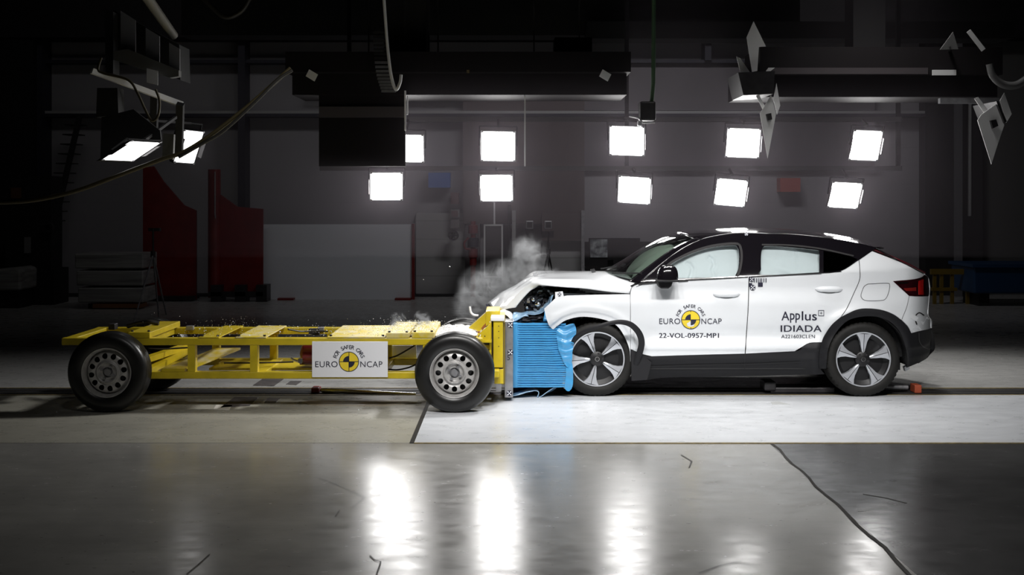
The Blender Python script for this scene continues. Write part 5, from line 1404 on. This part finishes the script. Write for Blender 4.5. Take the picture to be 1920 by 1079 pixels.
def flying():
    px = random.choice((random.gauss(800, 60), random.uniform(240, 900), random.gauss(745, 14), random.gauss(440, 30)))
    px = min(max(px, 230), 905)
    return Vector((tx(px, 12.6), random.uniform(12.3, 12.9), zt1 + 0.02 + abs(random.gauss(0, 0.045))))
bits('flying_splinters', 420, flying, 0.0015, 0.005, M_dust, 'pale splinters flying just above the trolley deck', 'debris')
hp = MB(); rows = []
for i in range(24):
    row = []
    for j in range(14):
        px = 770 + 125 * i / 23; y = 11.95 + 0.75 * j / 13
        e = max(0, math.sin(PI * i / 23)) ** 0.7 * max(0, math.sin(PI * j / 13)) ** 0.6
        row.append(Vector((tx(px, 12.0), y, zt1 + 0.004 + 0.075 * e * (0.6 + 0.9 * abs(mnoise.noise(Vector((px * 0.06, y * 9, 3)))) ) * sm(800, 850, px) + 0.01 * mnoise.noise(Vector((px * .3, y * 30, 1))))))
    rows.append(row)
o = hp.grid(rows).build('dust_heap', mat('dust_heap_white', (0.72, 0.73, 0.74), 0.6, var=0.5, vscale=40, vcol=(0.35, 0.33, 0.30)), smooth=30)
tag(o, 'heap of white dust and crushed glass behind the trolley front wheel', 'dust', kind='stuff')
o = MB().tube(curve3([W(881, 575, 12.6), W(883, 586, 12.6), W(889, 591, 12.6), W(897, 592, 12.6)], 6), 0.010, 8).build('trim_strip', M_board, smooth=60)
tag(o, 'curled white strip of broken trim flying above the yellow trolley brace', 'fragment')
for k, (a, b_, s, lb) in enumerate(((843, 501, .010, 'tiny bright fragment flying left of the smoke below the hose reel'), (794, 525, .006, 'tiny bright fragment flying right of the grey board'), (106, 774, .010, 'tiny pale fragment on the floor near the left trolley wheel'), (672, 770, .012, 'tiny pale fragment on the floor below the white plaque'))):
    D_ = 13.0 if k < 2 else F * H / (b_ - YH)
    c = W(a, b_, D_)
    o = MB().add([c + Vector((s, 0, 0)), c + Vector((-s, s, 0)), c + Vector((0, -s, .002)), c + Vector((0, 0, s * 1.2))], [(0, 1, 2), (0, 3, 1), (1, 3, 2), (2, 3, 0)]).build('glass_fragment', M_dust)
    tag(o, lb, 'fragment')
# ------------------------------------------------------------------ smoke above the crushed nose
def smoke(name, blobs, y0, y1, dens, label, cat, col=(0.9, 0.92, 0.95), nscale=6.5, th=(0.45, 0.76)):
    m = bpy.data.materials.new(name + '_volume'); m.use_nodes = True
    nt = m.node_tree; nt.nodes.clear(); L = nt.links.new
    out = nt.nodes.new('ShaderNodeOutputMaterial'); pv = nt.nodes.new('ShaderNodeVolumePrincipled')
    pv.inputs['Color'].default_value = (*col, 1); pv.inputs['Anisotropy'].default_value = 0.3
    L(pv.outputs[0], out.inputs['Volume'])
    g = nt.nodes.new('ShaderNodeNewGeometry')
    n = nt.nodes.new('ShaderNodeTexNoise'); n.inputs['Scale'].default_value = nscale; n.inputs['Detail'].default_value = 5; n.inputs['Roughness'].default_value = 0.62; n.inputs['Distortion'].default_value = 1.3
    L(g.outputs['Position'], n.inputs['Vector'])
    r = nt.nodes.new('ShaderNodeMapRange'); r.inputs['From Min'].default_value, r.inputs['From Max'].default_value = th
    L(n.outputs['Fac'], r.inputs['Value'])
    acc = None
    for (px, py, D, rad, k) in blobs:
        c = W(px, py, D)
        vm = nt.nodes.new('ShaderNodeVectorMath'); vm.operation = 'DISTANCE'; L(g.outputs['Position'], vm.inputs[0]); vm.inputs[1].default_value = c
        mr = nt.nodes.new('ShaderNodeMapRange'); mr.interpolation_type = 'SMOOTHSTEP'
        for kk, v in zip(('From Min', 'From Max', 'To Min', 'To Max'), (0.0, rad, k, 0.0)): mr.inputs[kk].default_value = v
        L(vm.outputs['Value'], mr.inputs['Value'])
        if acc is None: acc = mr.outputs['Result']
        else:
            ad = nt.nodes.new('ShaderNodeMath'); ad.operation = 'ADD'; L(acc, ad.inputs[0]); L(mr.outputs['Result'], ad.inputs[1]); acc = ad.outputs[0]
    mu = nt.nodes.new('ShaderNodeMath'); mu.operation = 'MULTIPLY'; L(acc, mu.inputs[0]); L(r.outputs['Result'], mu.inputs[1])
    m3 = nt.nodes.new('ShaderNodeMath'); m3.operation = 'MULTIPLY'; m3.inputs[1].default_value = dens; L(mu.outputs[0], m3.inputs[0])
    L(m3.outputs[0], pv.inputs['Density'])
    cs = [(W(b[0], b[1], b[2]), b[3]) for b in blobs]
    x0, x1 = min(c.x - r_ for c, r_ in cs), max(c.x + r_ for c, r_ in cs); z0, z1 = min(c.z - r_ for c, r_ in cs), max(c.z + r_ for c, r_ in cs)
    o = MB().box(x0, x1, y0, y1, z0, z1).build(name, m)
    return tag(o, label, cat, kind='stuff')
smoke('smoke_plume', [(990, 478, 13.4, 0.24, 0.9), (1003, 520, 13.4, 0.22, 0.7), (1030, 520, 13.4, 0.15, 0.9), (950, 530, 13.4, 0.30, 0.8), (905, 545, 13.4, 0.30, 0.7), (885, 575, 13.4, 0.24, 0.7), (925, 590, 13.3, 0.2, 0.5)], 13.05, 13.8, 30.0, 'grey smoke plume rising above the crumpled bonnet edge', 'smoke')

smoke('dust_puff', [(747, 600, 12.45, 0.09, 1.0), (738, 612, 12.4, 0.07, 0.8), (790, 598, 12.5, 0.10, 1.0), (783, 612, 12.45, 0.08, 0.8), (800, 604, 12.5, 0.08, 0.7)], 12.3, 12.65, 40.0, 'small white dust puffs over the dusty blocks on the trolley deck', 'dust', nscale=9.0)
# thin haze volume added for the lens bloom and veil around the lamp rack
m = bpy.data.materials.new('haze_volume'); m.use_nodes = True
nt = m.node_tree; nt.nodes.clear()
out = nt.nodes.new('ShaderNodeOutputMaterial'); vs_ = nt.nodes.new('ShaderNodeVolumeScatter')
vs_.inputs['Color'].default_value = (0.95, 0.84, 0.95, 1); vs_.inputs['Density'].default_value = 0.026; vs_.inputs['Anisotropy'].default_value = 0.35
nt.links.new(vs_.outputs[0], out.inputs['Volume'])
o = MB().box(-4.2, 6.5, 15.0, 18.4, 1.2, 4.4).build('lamp_glow_haze', m)
tag(o, 'thin haze added for the glow around the lit lamp rack behind the car', 'haze', kind='stuff')
